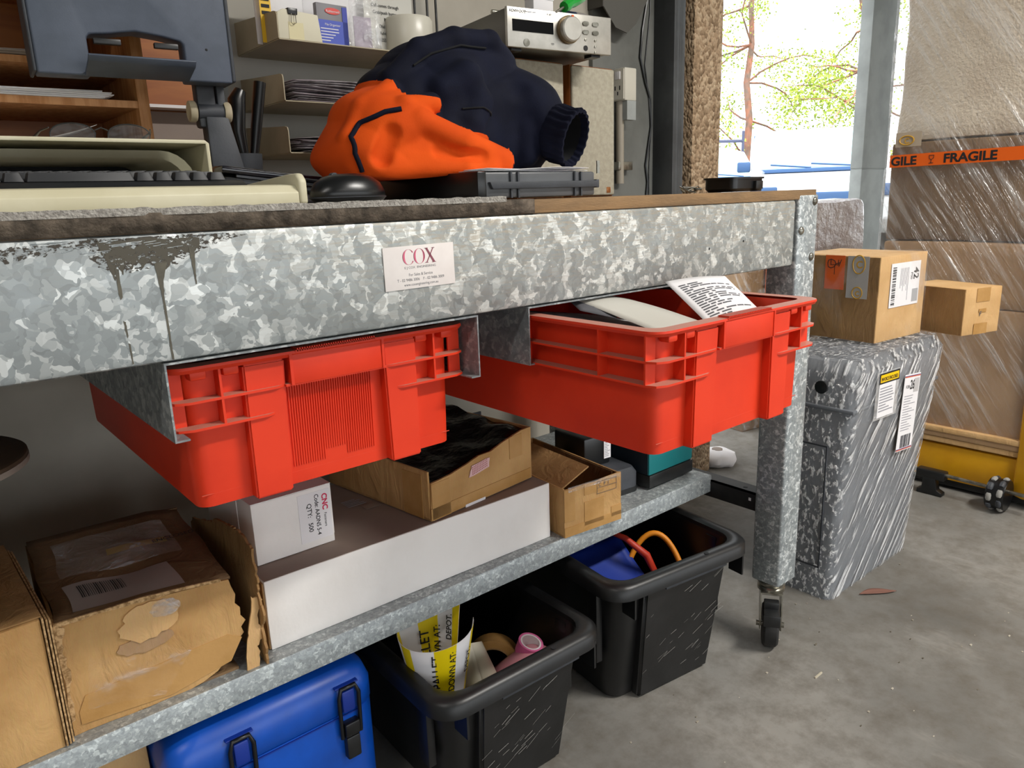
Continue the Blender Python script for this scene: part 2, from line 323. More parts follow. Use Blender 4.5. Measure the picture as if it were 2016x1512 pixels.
cm.loft([[(-1.4+2.05*i/NX, -.0005+.0015*nz(i*.21, 7), 1.0068), (-1.4+2.05*i/NX, -.0005+.002*nz(i*.4, 2), cz(i)+.001), (-1.4+2.05*i/NX, .02, 1.0125), (-1.4+2.05*i/NX, .7, 1.0125)] for i in range(NX+1)], False, False, closed=False)
obj('carpet_mat', cm, CARPET, B, 0)
def leg(x0, y0, name='leg'):
    return obj(name, MB().box(x0, x0+.073, y0, y0+.068, .152, .9995, .006, 3), G_LEG, B)
for x0, y0 in ((1.3935, 0), (1.3935, .67), (-1.45, 0), (-1.45, .67)): leg(x0, y0)
for u, v in ((1.4495, .9855), (1.404, .930), (1.4475, .876)):
    obj('rivet', MB().lathe([(.0001, .0045), (.0045, .004), (.0075, .002), (.0083, 0), (.0001, -.001)], 24, M=face((u, 0, v))), CHROME, B, 60)
# shelf
sh = [(.19, .326), (.19, .364), (.1915, .366), (.70, .366), (.70, .363), (.194, .363), (.194, .328), (.205, .328), (.205, .326)]
obj('lower_shelf', MB().poly(sh, 'x', -1.4, 1.405), G_SH, B, 40)
for x0 in (1.402, -1.44):
    b = obj('cross_bar', MB().box(x0, x0+.004, .06, .69, .313, .355).box(x0, x0+.04, .06, .69, .351, .355), BLKSTEEL, B, 0)
    obj('slot', MB().box(x0-.0006, x0, .082, .088, .334, .341), WHITE, b, 0)
    obj('slot', MB().box(x0+.014, x0+.020, .104, .112, .355, .3556), INK, b, 0)
def runner(x0, x1):
    t = .002; y0, y1 = .001, .56
    m = MB().box(x0, x1, y0, y1, .8605, .8625)
    for a, s in ((x0, 1), (x1, -1)):
        m.box(min(a, a+s*t), max(a, a+s*t), y0, y1, .781, .8605); m.box(min(a, a+s*.015), max(a, a+s*.015), y0, y1, .779, .781)
    obj('crate_runner', m, G_CH, B, 0)
runner(.2, .595); runner(.684, 1.078)
def caster(x, y):
    c = obj('castor', MB().lathe([(.001, .152), (.031, .152), (.031, .147), (.027, .140), (.030, .137), (.030, .130), (.001, .130)], 28, M=Matrix.Translation((x, y, 0))), CHROME, B)
    q = Matrix.Translation((x, y, 0)) @ Matrix.Rotation(math.radians(-56), 4, 'Z')
    f = MB()
    for s in (-1, 1): f.poly([(.03, .132), (-.034, .132), (-.042, .09), (-.040, .045), (-.02, .035), (-.005, .05), (.026, .10)], 'x', s*.021, s*.0235, M=q)
    f.box(-.0235, .0235, -.034, .03, .128, .1325, M=q); obj('fork', f, CHROME, c, 30)
    wq = q @ Matrix.Translation((0, -.022, .0505)) @ Matrix.Rotation(PI/2, 4, 'Y')
    obj('wheel', MB().lathe([(.012, -.016), (.034, -.016), (.044, -.017), (.0495, -.012), (.0505, 0), (.0495, .012), (.044, .017), (.034, .016), (.012, .016)], 32, M=wq), RUB, c)
    obj('axle', MB().lathe([(.001, -.03), (.006, -.03), (.006, .03), (.001, .03)], 12, M=wq), CHROME, c)
    obj('brake_pedal', MB().box(-.016, .016, -.078, -.045, .098, .103, .002, M=q).box(-.018, .018, -.082, -.077, .076, .103, .002, M=q).box(-.016, .016, -.05, -.03, .098, .118, .002, M=q), BLKP, c)
caster(1.425, .035); caster(1.43, .71); caster(-1.41, .035); caster(-1.41, .71)
# paint runs, smears on the rail
rg = random.Random(11)
def blob(pts, amp=.0018, sub=6, seed=0):
    out = []; n = len(pts)
    for i in range(n):
        a, b = Vector(pts[i]), Vector(pts[(i+1) % n])
        for k in range(sub):
            p = a.lerp(b, k/sub); out.append((p.x+amp*nz(p.x*300, p.y*300, seed), p.y+amp*nz(p.y*300, p.x*300, seed+5)))
    return out
FR = face((0, 0, 0))
def stain(pts, seed=0, amp=.0016, mt=STAIN, th=.0003):
    obj('paint_run', MB().poly([(x, z) for x, z in blob(pts, amp, 6, seed)], 'y', -th, .0002), mt, B, 0)
stain([(.158, .985), (.176, .9845), (.196, .986), (.232, .984), (.252, .985), (.248, .975), (.241, .968), (.231, .9725), (.224, .966), (.217, .957), (.211, .953), (.207, .962), (.2, .965), (.194, .958), (.19, .966), (.184, .957), (.18, .966), (.176, .953), (.172, .962), (.168, .948), (.164, .966), (.160, .974)], 1, mt=PATCHY)
stain([(.1695, .960), (.1725, .959), (.1725, .932), (.1705, .930), (.1695, .935)], 2, .0006, th=.0005)
stain([(.2045, .962), (.2165, .962), (.211, .945), (.2095, .93), (.2100, .895), (.2102, .866), (.2082, .866), (.208, .9), (.2075, .93), (.206, .945)], 3, .0006, th=.0006)
stain([(.2385, .975), (.2445, .975), (.2425, .955), (.242, .938), (.241, .938), (.240, .955)], 4, .0006, th=.0006)
stain([(.1698, .91), (.1718, .909), (.1722, .895), (.1712, .893), (.1700, .900)], 5, .0006); stain([(.1712, .888), (.1728, .887), (.1730, .868), (.1718, .867)], 6, .0005)
stain([(.10, .985), (.158, .986), (.156, .981), (.14, .979), (.122, .977), (.109, .9735), (.1, .979)], 7, .0026, mt=PATCHY2)
stain([(.15, .9875), (.26, .987), (.30, .985), (.255, .974), (.225, .960), (.19, .955), (.165, .955), (.15, .97)], 8, .003, PATCHY2, .0002)
stain([(.07, .982), (.10, .985), (.102, .974), (.085, .97)], 9, .003, PATCHY2, .0002)
for k in range(16):
    x = rg.uniform(.10, .25); z = rg.uniform(.974, .986); L = rg.uniform(.008, .03)
    stain([(x, z), (x+L, z+.0015), (x+L, z+.0019), (x, z+.0006)], 20+k, .0006, G_LEG, .0005)
for x, z in ((1.102, .915), (1.205, .922)): obj('drill_hole', MB().lathe([(.0001, .0002), (.0022, .0002), (.0022, -.001), (.0001, -.001)], 12, M=face((x, 0, z))), INK, B)
# business card magnet
cx0, cx1, cz0, cz1 = .4567, .5592, .9075, .9605
K = thing('magnet_card', 'white business card magnet stuck on the galvanised front rail', 'card', (.508, -.0008, .934))
FK = face((0, 0, 0)) @ Matrix.Rotation(math.radians(.6), 4, 'Z')
obj('card', MB().box(-.0512, .0512, -.0258, .0258, -.0004, .0008, .0003, M=FK), mat('aged_white_card', 'ded6d2', .45, 0, 'e9e2de', 10), K)
def ring(cx, cy, rx, ry, w0, a0, a1, mt, n=40, dx=0):     # stroke with thick sides
    o, i = [], []
    for k in range(n+1):
        a = math.radians(a0+(a1-a0)*k/n); wd = w0*(.18+.82*abs(math.cos(a))**1.3)
        o.append((cx+dx+(rx)*math.cos(a), cy+ry*math.sin(a), .001)); i.append((cx+dx+(rx-wd)*math.cos(a), cy+(ry-wd*.35)*math.sin(a), .001))
    obj('letter', MB().loft([o, i], False, False, closed=False, M=FK), mt, K, 0)
CXI = mat('maroon_ink', '8a4a58', .6)
ring(-.0165, .0125, .0082, .0092, .0026, 35, 325, INKP, dx=.0007); ring(-.0165, .0125, .0082, .0092, .0009, 35, 325, CXI)
ring(-.0010, .0125, .0080, .0092, .0026, 0, 360, INKP, dx=.0006); ring(-.0010, .0125, .0080, .0092, .0009, 0, 360, CXI)
obj('letter', MB().poly([(.0085, .0215), (.0115, .0215), (.0225, .0038), (.019, .0038)], 'z', .0009, .0011, M=FK).poly([(.0195, .0215), (.0208, .0215), (.0105, .0038), (.0090, .0038)], 'z', .0009, .0011, M=FK).box(.0075, .0125, .021, .0216, .0009, .0011, M=FK).box(.0178, .0222, .021, .0216, .0009, .0011, M=FK).box(.0075, .0122, .0036, .0042, .0009, .0011, M=FK).box(.0175, .0235, .0036, .0042, .0009, .0011, M=FK), CXI, K, 0)
txt(FK, 'E J COX  ENGINEERING', 0, -.0015, .0038, INKG, K, al='CENTER', sx=1.15)
txt(FK, 'For Sales & Service', 0, -.0105, .0049, INKG, K, al='CENTER', sx=.92)
txt(FK, 'T - 02 9486 3006    F - 02 9486 3009', 0, -.0165, .0048, INKG, K, al='CENTER', sx=.95)
txt(FK, 'www.coxengineering.com.au', 0, -.0222, .0047, INKG, K, al='CENTER', sx=.92)

# ------------------------------------------------------------------ red crates
def crate(loc, label, ridged, rz=0):
    t = thing('plastic_crate', label, 'crate', loc, rz, 'red plastic crates used as drawers')
    H = .165; D = .56
    out = [rr(-.171, .171, .022, .538, .016, 0), rr(-.172, .172, .0215, .5385, .018, .006), rr(-.1755, .1755, .018, .542, .02, H-.004)]
    inn = [rr(-.1725, .1725, .021, .539, .018, H-.004), rr(-.168, .168, .0255, .5345, .014, .006)]
    obj('body', MB().loft(out+inn, True, True), RED, t, 40)
    rim = MB().loft([rr(-.172, .172, .0215, .5385, .018, H), rr(-.193, .193, 0, D, .024, H, 4), rr(-.1935, .1935, -.0005, D+.0005, .024, H-.003), rr(-.191, .191, .002, D-.002, .022, H-.007), rr(-.174, .174, .019, .541, .02, H-.006)], False, False)
    obj('rim', rim, RED, t, 40)
    for z, nm in ((.127, 'upper_rib'), (.097, 'lower_rib')):
        m = MB()
        for s in (-1, 1):
            # side + corner wrap, ends on the front
            xe = -.08 if nm == 'lower_rib' else -.066
            prof = [(s*.174, .52), (s*.174, .02), (s*-xe, .02), (s*-xe, .006), (s*-(xe-.01), .0015), (s*.172, .0015), (s*.186, .008), (s*.192, .022), (s*.192, .52)]
            m.poly(prof, 'z', z-.0022, z+.0006)
        if nm == 'upper_rib': m.box(-.066, .066, .0015, .02, z-.0022, z+.0006)
        obj(nm, m, RED, t, 30)
    for x in (-.138, .138): obj('web', MB().box(x-.0013, x+.0013, .002, .02, .097, H-.005), RED, t, 0)
    for s in (-1, 1):
        for y in (.022, .10, .25, .40): obj('web', MB().box(min(s*.173, s*.1915), max(s*.173, s*.1915), y-.0013, y+.0013, .097, H-.005), RED, t, 0)
    for s in (-1, 1):
        x0, x1 = sorted((s*.064, s*.112))
        b = MB().loft([[(x0+(.004 if s > 0 else 0), .03, -.001), (x0+(.004 if s > 0 else 0), .007, -.001), (x1-(.004 if s < 0 else 0), .007, -.001), (x1-(.004 if s < 0 else 0), .03, -.001)],
                       [(x0, .03, H-.008), (x0, .0045, H-.008), (x1, .0045, H-.008), (x1, .03, H-.008)]])
        bmesh.ops.bevel(b.bm, geom=b.bm.edges[:], offset=.002, segments=2, affect='EDGES'); obj('buttress', b, RED, t, 40)
    obj('handle_panel', MB().box(-.057, .060, .0005, .004, .126, H-.003, .001).box(-.06, -.0565, -.0006, .02, .126, H-.003).box(.0595, .063, -.0006, .02, .126, H-.003), RED, t, 30)
    cb = MB()
    for k in range(34): cb.box(-.05+k*.003, -.0485+k*.003, -.001, .016, H-.001, H+.0028)
    cb.box(-.052, .053, -.001, .016, H-.002, H+.0006); obj('grip_comb', cb, RED, t, 0)
    if ridged:
        for k in range(36):
            x0 = -.059+k*.0031; z0 = .022 if (k < 14 or k > 22) else .034; ya, yb = .0203-.0203*0-.0016, .0166; obj('ridge', MB().loft([[(x0, .023, z0), (x0+.0014, .023, z0), (x0+.0014, ya+.0012, z0), (x0, ya+.0012, z0)], [(x0, .022, .124), (x0+.0014, .022, .124), (x0+.0014, yb, .124), (x0, yb, .124)]]), RED, t, 0)
    for x in (-.16, -.125, .12, .16): obj('stacking_lug', MB().box(x-.009, x+.009, .003, .02, H-.016, H-.005, .003), RED, t, 40)
    obj('foot_line', MB().box(-.168, .168, .0212, .0225, .0145, .0153), RED, t, 0)
    return t
crate((.397, .018, .6865), 'red plastic crate pushed right in under the rail, ribbed front panel', True)
cr2 = crate((.8855, -.222, .6845), 'red plastic crate pulled out as a drawer, holding papers', False)
def sheet(name, label, cat, pts4, mt, bulge=.0, n=10, curl=0, group=None, th=.0004):
    a, b, c, d = map(Vector, pts4); nrm = (b-a).cross(d-a).normalized()
    def fn(u, v):
        p = a.lerp(b, u).lerp(d.lerp(c, u), v); return p+nrm*(bulge*math.sin(PI*u)*math.sin(PI*v*.9)+curl*u*u)
    o = obj(name, MB().grid(fn, n, n), mt, None, 60, solid=th); tag(o, label, cat, group); return o
sheet('paper_sheet', 'flat white paper lying at the back left of the pulled out crate', 'paper', [(.72, -.1, .835), (.98, -.09, .79), (.99, .14, .80), (.72, .14, .842)], WHITE, .006)
ps = sheet('printed_sheet', 'curled printed instruction sheet standing up in the red crate', 'paper', [(.925, -.155, .80), (1.04, -.165, .81), (1.04, -.075, .878), (.945, -.03, .875)], WHITE, .012, 14)
def sheetprint(o, pts4, rows, seed, bulge, mt=INKG):
    a, b, c, d = map(Vector, pts4); nrm = (b-a).cross(d-a).normalized(); rg = random.Random(seed); m = MB()
    for i in range(rows):
        v = .1+.8*i/rows; u = .1
        while u < .9:
            L = rg.uniform(.06, .2); u1 = min(.9, u+L); q = []
            for k in range(3):
                uu = u+(u1-u)*k/2
                q.append([a.lerp(b, uu).lerp(d.lerp(c, uu), vv)+nrm*(bulge*math.sin(PI*uu)*math.sin(PI*vv*.9)) for vv in (v, v+.4/rows)])
            for sg in (1,): m.loft([[p+nrm*.0006*sg for p in l] for l in q], False, False, closed=False)
            u = u1+rg.uniform(.015, .05)
            if rg.random() < .12: break
    x = obj('print', m, mt, o, 0)
sheetprint(ps, [(.925, -.155, .80), (1.04, -.165, .81), (1.04, -.075, .878), (.945, -.03, .875)], 22, 4, .012)
en = sheet('plastic_envelope', 'pale translucent mailing envelope lying across the papers in the crate', 'envelope', [(.80, -.17, .818), (.96, -.185, .80), (.93, .03, .845), (.80, .06, .866)], mat('translucent_envelope', 'c4c1b8', .35), .012, 10)
sheet('dark_bag', 'small dark grey folded pouch edge on the papers in the crate', 'pouch', [(.775, -.01, .848), (.80, -.06, .838), (.83, -.03, .84), (.80, .05, .862)], INKG, .004, 6)
ln = sheet('label_strip', 'small white barcode strip lying at the front of the crate', 'label', [(.762, -.192, .829), (.80, -.194, .829), (.80, -.17, .832), (.762, -.17, .832)], WHITE, .002, 4)
barcode(face((.764, -.192, .8308), 0, 90), 0, .034, .002, .016, INK, ln, n0=.0014)

# ------------------------------------------------------------------ boxes on the lower shelf
SZ = .3662
def wob(m, amp, s=12, seed=0):
    for v in m.bm.verts:
        p = v.co; v.co = p+Vector((nz(p.x+seed, p.y, p.z, s), nz(p.y, p.z+seed, p.x, s), nz(p.z, p.x, p.y+seed, s)))*amp
    return m
def dense(x0, x1, y0, y1, z0, z1, cuts=6, bev=.0015):
    m = MB(); m.box(x0, x1, y0, y1, z0, z1, bev, 2); bmesh.ops.subdivide_edges(m.bm, edges=[e for e in m.bm.edges if e.calc_length() > .02], cuts=cuts, use_grid_fill=True); return m
# big carton at far left
t = thing('cardboard_box', 'tan cardboard carton at the left end of the shelf, beside the torn box', 'box', (-.14, .196, SZ), math.radians(1.5))
obj('body', wob(dense(-.22, .212, 0, .28, 0, .176), .0016, 14, 1), CARD1, t, 40)
m = MB()
for k, off in enumerate((0, .004, .0075)): m.box(.2125+off, .2145+off, -.004+.002*k, .26, .002, .178-.003*k)
obj('side_flap', wob(m, .001, 20, 2), CARDE, t, 0)
obj('top_flap', wob(dense(-.22, .214, .004, .275, .177, .1795, 4, .0005), .002, 10, 3), CARD2, t, 40)
# glossy bag edge lying on it
t = thing('folded_bag', 'folded silver and black plastic bag standing on the left carton', 'bag', (-.052, .20, .549))
for k in range(3):
    obj('fold', MB().grid(lambda u, v, k=k: (-.05+.125*u+.004*math.sin(6*v+k)+.003*k, .008+.006*k+.01*u+.004*nz(v*4, k), .0+.14*v), 6, 10), (WHITE, INK, WHITE)[k], t, 60, solid=.0012)
# reel
t = thing('cable_reel', 'brown round reel flange on a core, at the left end of the shelf', 'reel', (-.03, .325, .5478))
obj('core', MB().lathe([(.001, 0), (.06, 0), (.06, .165), (.001, .165)], 32), CARD2, t)
obj('flange', MB().lathe([(.001, .165), (.132, .165), (.135, .167), (.135, .178), (.132, .18), (.001, .18)], 64), mat('brown_fibreboard', '4a3a2c', .6, 0, '574636', 12), t)
obj('rim_tape', MB().lathe([(.1352, .1665), (.1358, .1665), (.1358, .1735), (.1352, .1735)], 64), WDIRT, t)
t2 = tag(obj('flattened_carton', MB().box(-.06, .035, .452, .459, .549, .70, .001), CARD2), 'upright brown flattened carton standing behind the reel', 'carton')
# torn box
t = thing('torn_box', 'worn cardboard box with a torn side and a ragged patch on its front', 'box', (.084, .215, SZ), math.radians(-2))
fr = [(0, 0)]+[(.224*k/14, .0+.003*max(0, nz(k*.7, 3))) for k in range(1, 10)]+[(.16, .004), (.18, .012), (.195, .024), (.205, .036), (.212, .046), (.222, .056), (.219, .066), (.226, .074), (.220, .084), (.221, .096), (.215, .105), (.217, .118), (.212, .133), (.210, .143)]+[(.2*k/12, .159-.0013*k*.9+.0015*nz(k*.9, 8)) for k in range(12, -1, -1)]
m = MB().poly([(x, z) for x, z in fr], 'y', 0, .004); obj('front_panel', wob(m, .002, 18, 4), CARD1, t, 30)
obj('side_panel', wob(dense(0, .004, .004, .27, 0, .158, 4, .0003), .001, 15, 2), CARD2, t, 30)
obj('back_panel', MB().box(0, .215, .266, .27, 0, .165), CARDD, t, 0); obj('base', MB().box(0, .21, .004, .27, .0, .004), CARDD, t, 0)
def topf(u, v): return (.002+.212*u+.006*nz(v*3, u*2), .002+.268*v, .157-.013*u*(1-v)+.012*v+.010*math.sin(PI*u)*math.sin(PI*v)*nz(u*3, v*3, 4)-.02*max(0, u-.8)*v*5*.4)
obj('top_flap', MB().grid(topf, 14, 14), CARDD, t, 60, solid=.0035)
def tlay(u0, u1, v0, v1, nm, mt, dz, parent=t, n=10): return obj(nm, MB().grid(lambda u, v: Vector(topf(u0+(u1-u0)*u, v0+(v1-v0)*v))+Vector((0, 0, dz)), n, n), mt, parent, 60)
lab = tlay(.10, .72, .05, .32, 'shipping_label', mat('dusty_label', '9a9089', .5), .0026)
m = MB(); rg = random.Random(5)
for k in range(22):
    u = .17+k*.0115; wd = rg.choice((.003, .006)); m.loft([[Vector(topf(uu, vv))+Vector((0, 0, .0032)) for vv in (.16, .2, .24, .28)] for uu in (u, u+wd)], False, False, closed=False)
obj('barcode', m, INK, lab, 0)
pouch = tlay(.12, .85, .40, .85, 'document_pouch', film('pouch_film', (14, 14, 14), base=.18, amt=.55), .0035)
tlay(.42, .80, .55, .62, 'yellow_strip', mat('faded_yellow', 'a3801f', .6), .003, pouch)
FT = face((.045, .215*.28, .1585), 0, 90)
txt(FT, 'INVOICE ENCLOSED', .055, .093, .016, INK, t, sx=.75, n0=.0055, a=-2)
def jag(cx, cz, rx, rz_, n, seed, rag=.35): return [(cx+rx*(1+rag*nz(k*1.7, seed))*math.cos(2*PI*k/n), cz+rz_*(1+rag*nz(k*1.3, seed+4))*math.sin(2*PI*k/n)) for k in range(n)]
obj('torn_patch', wob(MB().poly(jag(.105, .123, .036, .026, 26, 2), 'y', -.003, .001), .0015, 30, 2), CARD3, t, 30)
obj('torn_patch', wob(MB().poly(jag(.098, .094, .034, .013, 22, 6), 'y', -.0012, .001), .001, 30, 3), CARDG, t, 30)
obj('tape_scrap', wob(MB().poly(jag(.125, .135, .02, .012, 20, 9), 'y', -.0045, -.0035), .002, 40, 3), CLRTAPE, t, 30)
obj('tape', wob(MB().poly([(.02, .05), (.20, .062), (.218, .05), (.2, .02), (.12, .004), (.01, .012), (.01, .03)], 'y', -.0012, .0), .0012, 20, 8), TAPE, t, 30)
obj('frayed_edge', wob(MB().poly(blob([(.0, .02), (.006, .025), (.004, .06), (.009, .09), (.005, .12), (.012, .15), (0, .157)], .003, 5, 4), 'y', -.002, .0005), .0012, 40, 4), CARDE, t, 30)
obj('frayed_edge', wob(MB().poly(blob([(.0, .153), (.05, .155), (.1, .152), (.15, .15), (.2, .144), (.2, .149), (.1, .158), (0, .1595)], .0016, 5, 5), 'y', -.0022, .0005), .001, 40, 5), CARDE, t, 30)
obj('clear_tape', wob(MB().poly([(.02, .03), (.07, .02), (.11, .01), (.15, .06), (.125, .075), (.11, .1), (.07, .085), (.03, .1)], 'y', -.0024, -.0016), .0012, 25, 9), film('box_tape', (10, 10, 30), base=.01, amt=.3, lo=.55, hi=.85), t, 30)
fl = [(.0, 0), (.012, .02), (.004, .05), (.016, .085), (.006, .12), (.0, .15), (.004, .175), (-.004, .19)]
pts = [(-.02, -.002), (-.028, .03), (-.016, .055), (-.03, .08), (-.022, .11), (-.028, .14), (-.018, .165), (-.022, .183), (0, .187), (.03, .190), (.06, .189), (.085, .184), (.12, .18), (.16, .168), (.2, .155), (.25, .145), (.27, .13), (.27, 0), (.1, 0)]
m = MB().poly(blob(pts, .006, 5, 3), 'x', .243, .2465, M=Matrix.Rotation(math.radians(2), 4, 'Z')); obj('torn_flap', wob(m, .006, 14, 5), CARD2, t, 30)
obj('torn_strip', wob(MB().poly(blob([(.215, -.006), (.235, -.004), (.238, .03), (.246, .05), (.240, .075), (.25, .1), (.236, .11), (.228, .07), (.222, .04)], .004, 5, 6), 'y', -.008, -.005), .003, 25, 6), CARD3, t, 30)
# long white carton
t = thing('long_white_box', 'long low white carton lying along the front of the shelf', 'box', (.348, .222, SZ), math.radians(-.8))
obj('body', wob(dense(0, .563, 0, .29, 0, .1115, 9), .0016, 11, 3), WCARD, t, 40)
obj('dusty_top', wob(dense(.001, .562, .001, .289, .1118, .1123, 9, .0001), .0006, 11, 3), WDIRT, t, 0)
obj('end_flap', wob(dense(-.0025, -.0003, .003, .29, .001, .109, 3, .0003), .0008, 15, 3), CARD2, t, 0)
F = face((.22, .10, .1135), 0, 90); rects(F, [(0.02, .05, .03, .05)], WDIRT, 'sticker', t); fine(F, .0, .045, .055, .09, 5, INKG, t, seed=3)
# small white carton
t = thing('small_white_box', 'small white fastener carton with a printed label, on the long white box', 'box', (.3605, .275, SZ+.113))
obj('body', wob(dense(0, .13, 0, .21, 0, .0995, 3), .0007, 15, 3), WCARD, t, 40)
obj('end_flap', MB().box(.1303, .1318, .004, .2, .012, .095), WCARD, t, 0); obj('lid', MB().box(-.0005, .1305, -.0005, .21, .0997, .1007, .0002), WCARD, t, 0)
obj('side_flap', MB().box(-.0012, -.0002, .06, .2, .01, .09), WCARD, t, 0)
F = face((0, -.0003, 0)); lb = plate(F, .073, .127, .012, .093, WHITE, 'label', t)
txt(F, 'CNC', .1135, .0865, .0125, INKR, lb, a=-90, sx=1.0, bold=.0004); txt(F, 'Fasteners', .115, .054, .0062, INK, lb, a=-90)
txt(F, 'Code: AADNS 5-4', .101, .0885, .0098, INK, lb, a=-90, sx=.92, bold=.0001); txt(F, 'QTY:   500', .0875, .076, .0105, INK, lb, a=-90, bold=.0001)
# open cardboard tray box on the long white box
t = thing('open_box', 'taped cardboard box with dark plastic inside, on the long white box', 'box', (.644, .222, SZ+.114), math.radians(7.5))
W, Dp, Hh = .262, .30, .088
obj('front_panel', wob(MB().poly([(0, 0), (W, 0), (W, .104), (.235, .103), (.18, .093), (.15, .084), (.12, .085), (.09, .078), (.05, .071), (.004, .068), (.003, .05)], 'y', 0, .004), .0015, 20, 2), CARD1, t, 30)
obj('side_panel', wob(dense(0, .004, .004, Dp, 0, Hh, 3, .0003), .001, 14, 1), CARD1, t, 30); obj('side_panel', MB().box(W-.004, W, .004, Dp, 0, .104), CARD1, t, 0); obj('back_panel', MB().box(0, W, Dp-.004, Dp, 0, .10), CARD2, t, 0); obj('base', MB().box(0, W, .004, Dp, 0, .004), CARD2, t, 0)
def bagf(u, v): return (.004+.253*u, .005+.288*v, .066+.031*u+.018*v+.012*nz(u*5, v*5, 2)-.02*math.sin(PI*min(1, u*1.4))*(1-v)*.6)
obj('bag_lining', MB().grid(bagf, 18, 18), BLKFILM, t, 70)
for a, b, c, d in ((.003, .045, .0, .066), (.20, .235, .055, .098), (.0, .258, .002, .022)): obj('tape', MB().box(a, b, -.0012, 0, c, d), TAPE, t, 0)
obj('tape', MB().box(-.001, 0, .02, .07, .0, .08), TAPE, t, 0)
rt = obj('red_tape', wob(MB().poly(blob([(.092, .052), (.142, .058), (.145, .076), (.1, .072)], .002, 4, 2), 'y', -.0022, -.0012), .0004), mat('pink_tape_print', 'd9b3b3', .5), t, 0)
rects(face((0, -.0022, 0)), [(.1+.004*k, .1016+.004*k, .055+.0006*k+.004*j, .0578+.0006*k+.004*j) for k in range(10) for j in range(4)], mat('dark_red_ink', '9a4048', .6), 'print', rt, n0=0)
obj('worn_edge', wob(MB().box(.08, .13, -.002, 0, -.001, .004), .0015, 60, 1), WHITE, t, 0)
# small carton marked CPI
t = thing('small_open_box', 'small taped cardboard carton with an open top, beside the grey charger', 'box', (.9255, .189, SZ), math.radians(-5.5))
W, Dp, Hh = .147, .30, .1
obj('front_panel', wob(MB().poly([(0, 0), (W, 0), (W, .102), (.11, .1), (.08, .097), (.05, .099), (.02, .098), (0, .099)], 'y', 0, .004), .001, 20, 2), CARD1, t, 30)
obj('side_panel', wob(dense(0, .004, .004, Dp, 0, Hh, 3, .0003), .0008, 15, 2), CARD1, t, 30); obj('side_panel', MB().box(W-.004, W, .004, Dp, 0, Hh), CARD2, t, 0); obj('back_panel', MB().box(0, W, Dp-.004, Dp, 0, Hh), CARD2, t, 0); obj('base', MB().box(0, W, .004, Dp, 0, .004), CARD2, t, 0)
obj('flap', MB().box(0, .075, .0, .25, -.0015, .0015, M=Matrix.Translation((.002, .01, Hh-.002)) @ Matrix.Rotation(math.radians(-24), 4, 'Y')), CARD2, t, 0)
obj('flap', MB().box(-.075, 0, .02, .25, -.0015, .0015, M=Matrix.Translation((W-.005, .0, Hh-.002)) @ Matrix.Rotation(math.radians(-75), 4, 'Y')), CARDD, t, 0)
for a, b, c, d in ((.0, .026, .032, .098), (.05, .1, .012, .062), (.05, .1, .076, .098), (0, .147, .0, .02), (.12, .147, .012, .034)): obj('tape', MB().box(a, b, -.001, 0, c, d), TAPE, t, 0)
obj('tape_edge', wob(MB().box(.01, .145, -.0015, 0, .092, .1015), .001, 80, 3), CLRTAPE, t, 0)
F = face((0, -.0012, 0)); txt(F, 'C  P  I', .086, .0855, .0105, INKG, t, n0=.0002)
rects(F, [(.082, .134, .083, .0836), (.082, .134, .096, .0966), (.082, .134, .071, .0716), (.082, .0826, .071, .0966), (.1334, .134, .071, .0966)], INKG, 'stamp_frame', t, n0=0)
# stuff behind it: dark battery charger
t = thing('battery_charger', 'dark grey battery charger standing between the small carton and teal case', 'charger', (1.155, .255, SZ), math.radians(-6))
obj('body', MB().loft([rr(-.06, .06, 0, .18, .015, 0), rr(-.06, .06, 0, .18, .015, .045), rr(-.052, .052, .006, .17, .014, .058), rr(-.04, .04, .02, .16, .012, .062)]), GREYP, t)
obj('base', MB().loft([rr(-.061, .061, -.001, .181, .015, .001), rr(-.061, .061, -.001, .181, .015, .012)]), BLKP, t)
bt = obj('battery', MB().box(-.055, .02, .05, .16, .06, .13, .006), BLKSM, t); obj('label', MB().box(.0, .0195, .0485, .05, .075, .118), WHITE, bt, 0)
fine(face((0, .0484, 0)), .002, .0175, .077, .116, 10, INKG, bt, n0=0, seed=8)
# teal case
t = thing('teal_tool_case', 'teal and black tool case at the right end of the shelf', 'case', (1.31, .232, SZ), math.radians(1))
obj('base', MB().box(-.082, .079, -.002, .2, .004, .034, .003), BLKP, t); obj('shell', MB().poly([(-.082, .0345), (.078, .0345), (.079, .08), (.07, .105), (.05, .125), (-.06, .13), (-.082, .125)], 'y', 0, .198, .003), TEAL, t, 40)
obj('side_panel', MB().box(-.0835, -.082, .004, .19, .036, .12), DKBLUE, t, 0)
for x in (-.06, .06): obj('foot', MB().box(x-.01, x+.01, .01, .03, 0, .006), RUB, t, 0)
# loose lead behind the cartons
t = tag(obj('cable_bundle', MB().tube([(1.02+.05*math.sin(k*.9), .50+.03*math.cos(k*1.3), .374+.12*abs(math.sin(k*.35))) for k in range(26)], .003, 6), BLKSM), 'black cable tangle behind the small cartons on the shelf', 'cable')
t = tag(obj('wire_tray', MB().box(.93, 1.09, .50, .66, SZ, SZ+.004).box(.93, .934, .50, .66, SZ, SZ+.13).box(.93, 1.09, .656, .66, SZ, SZ+.13), mat('dark_grey_tray', '35363a', .6)), 'dark grey open tray standing behind the small cartons', 'tray')

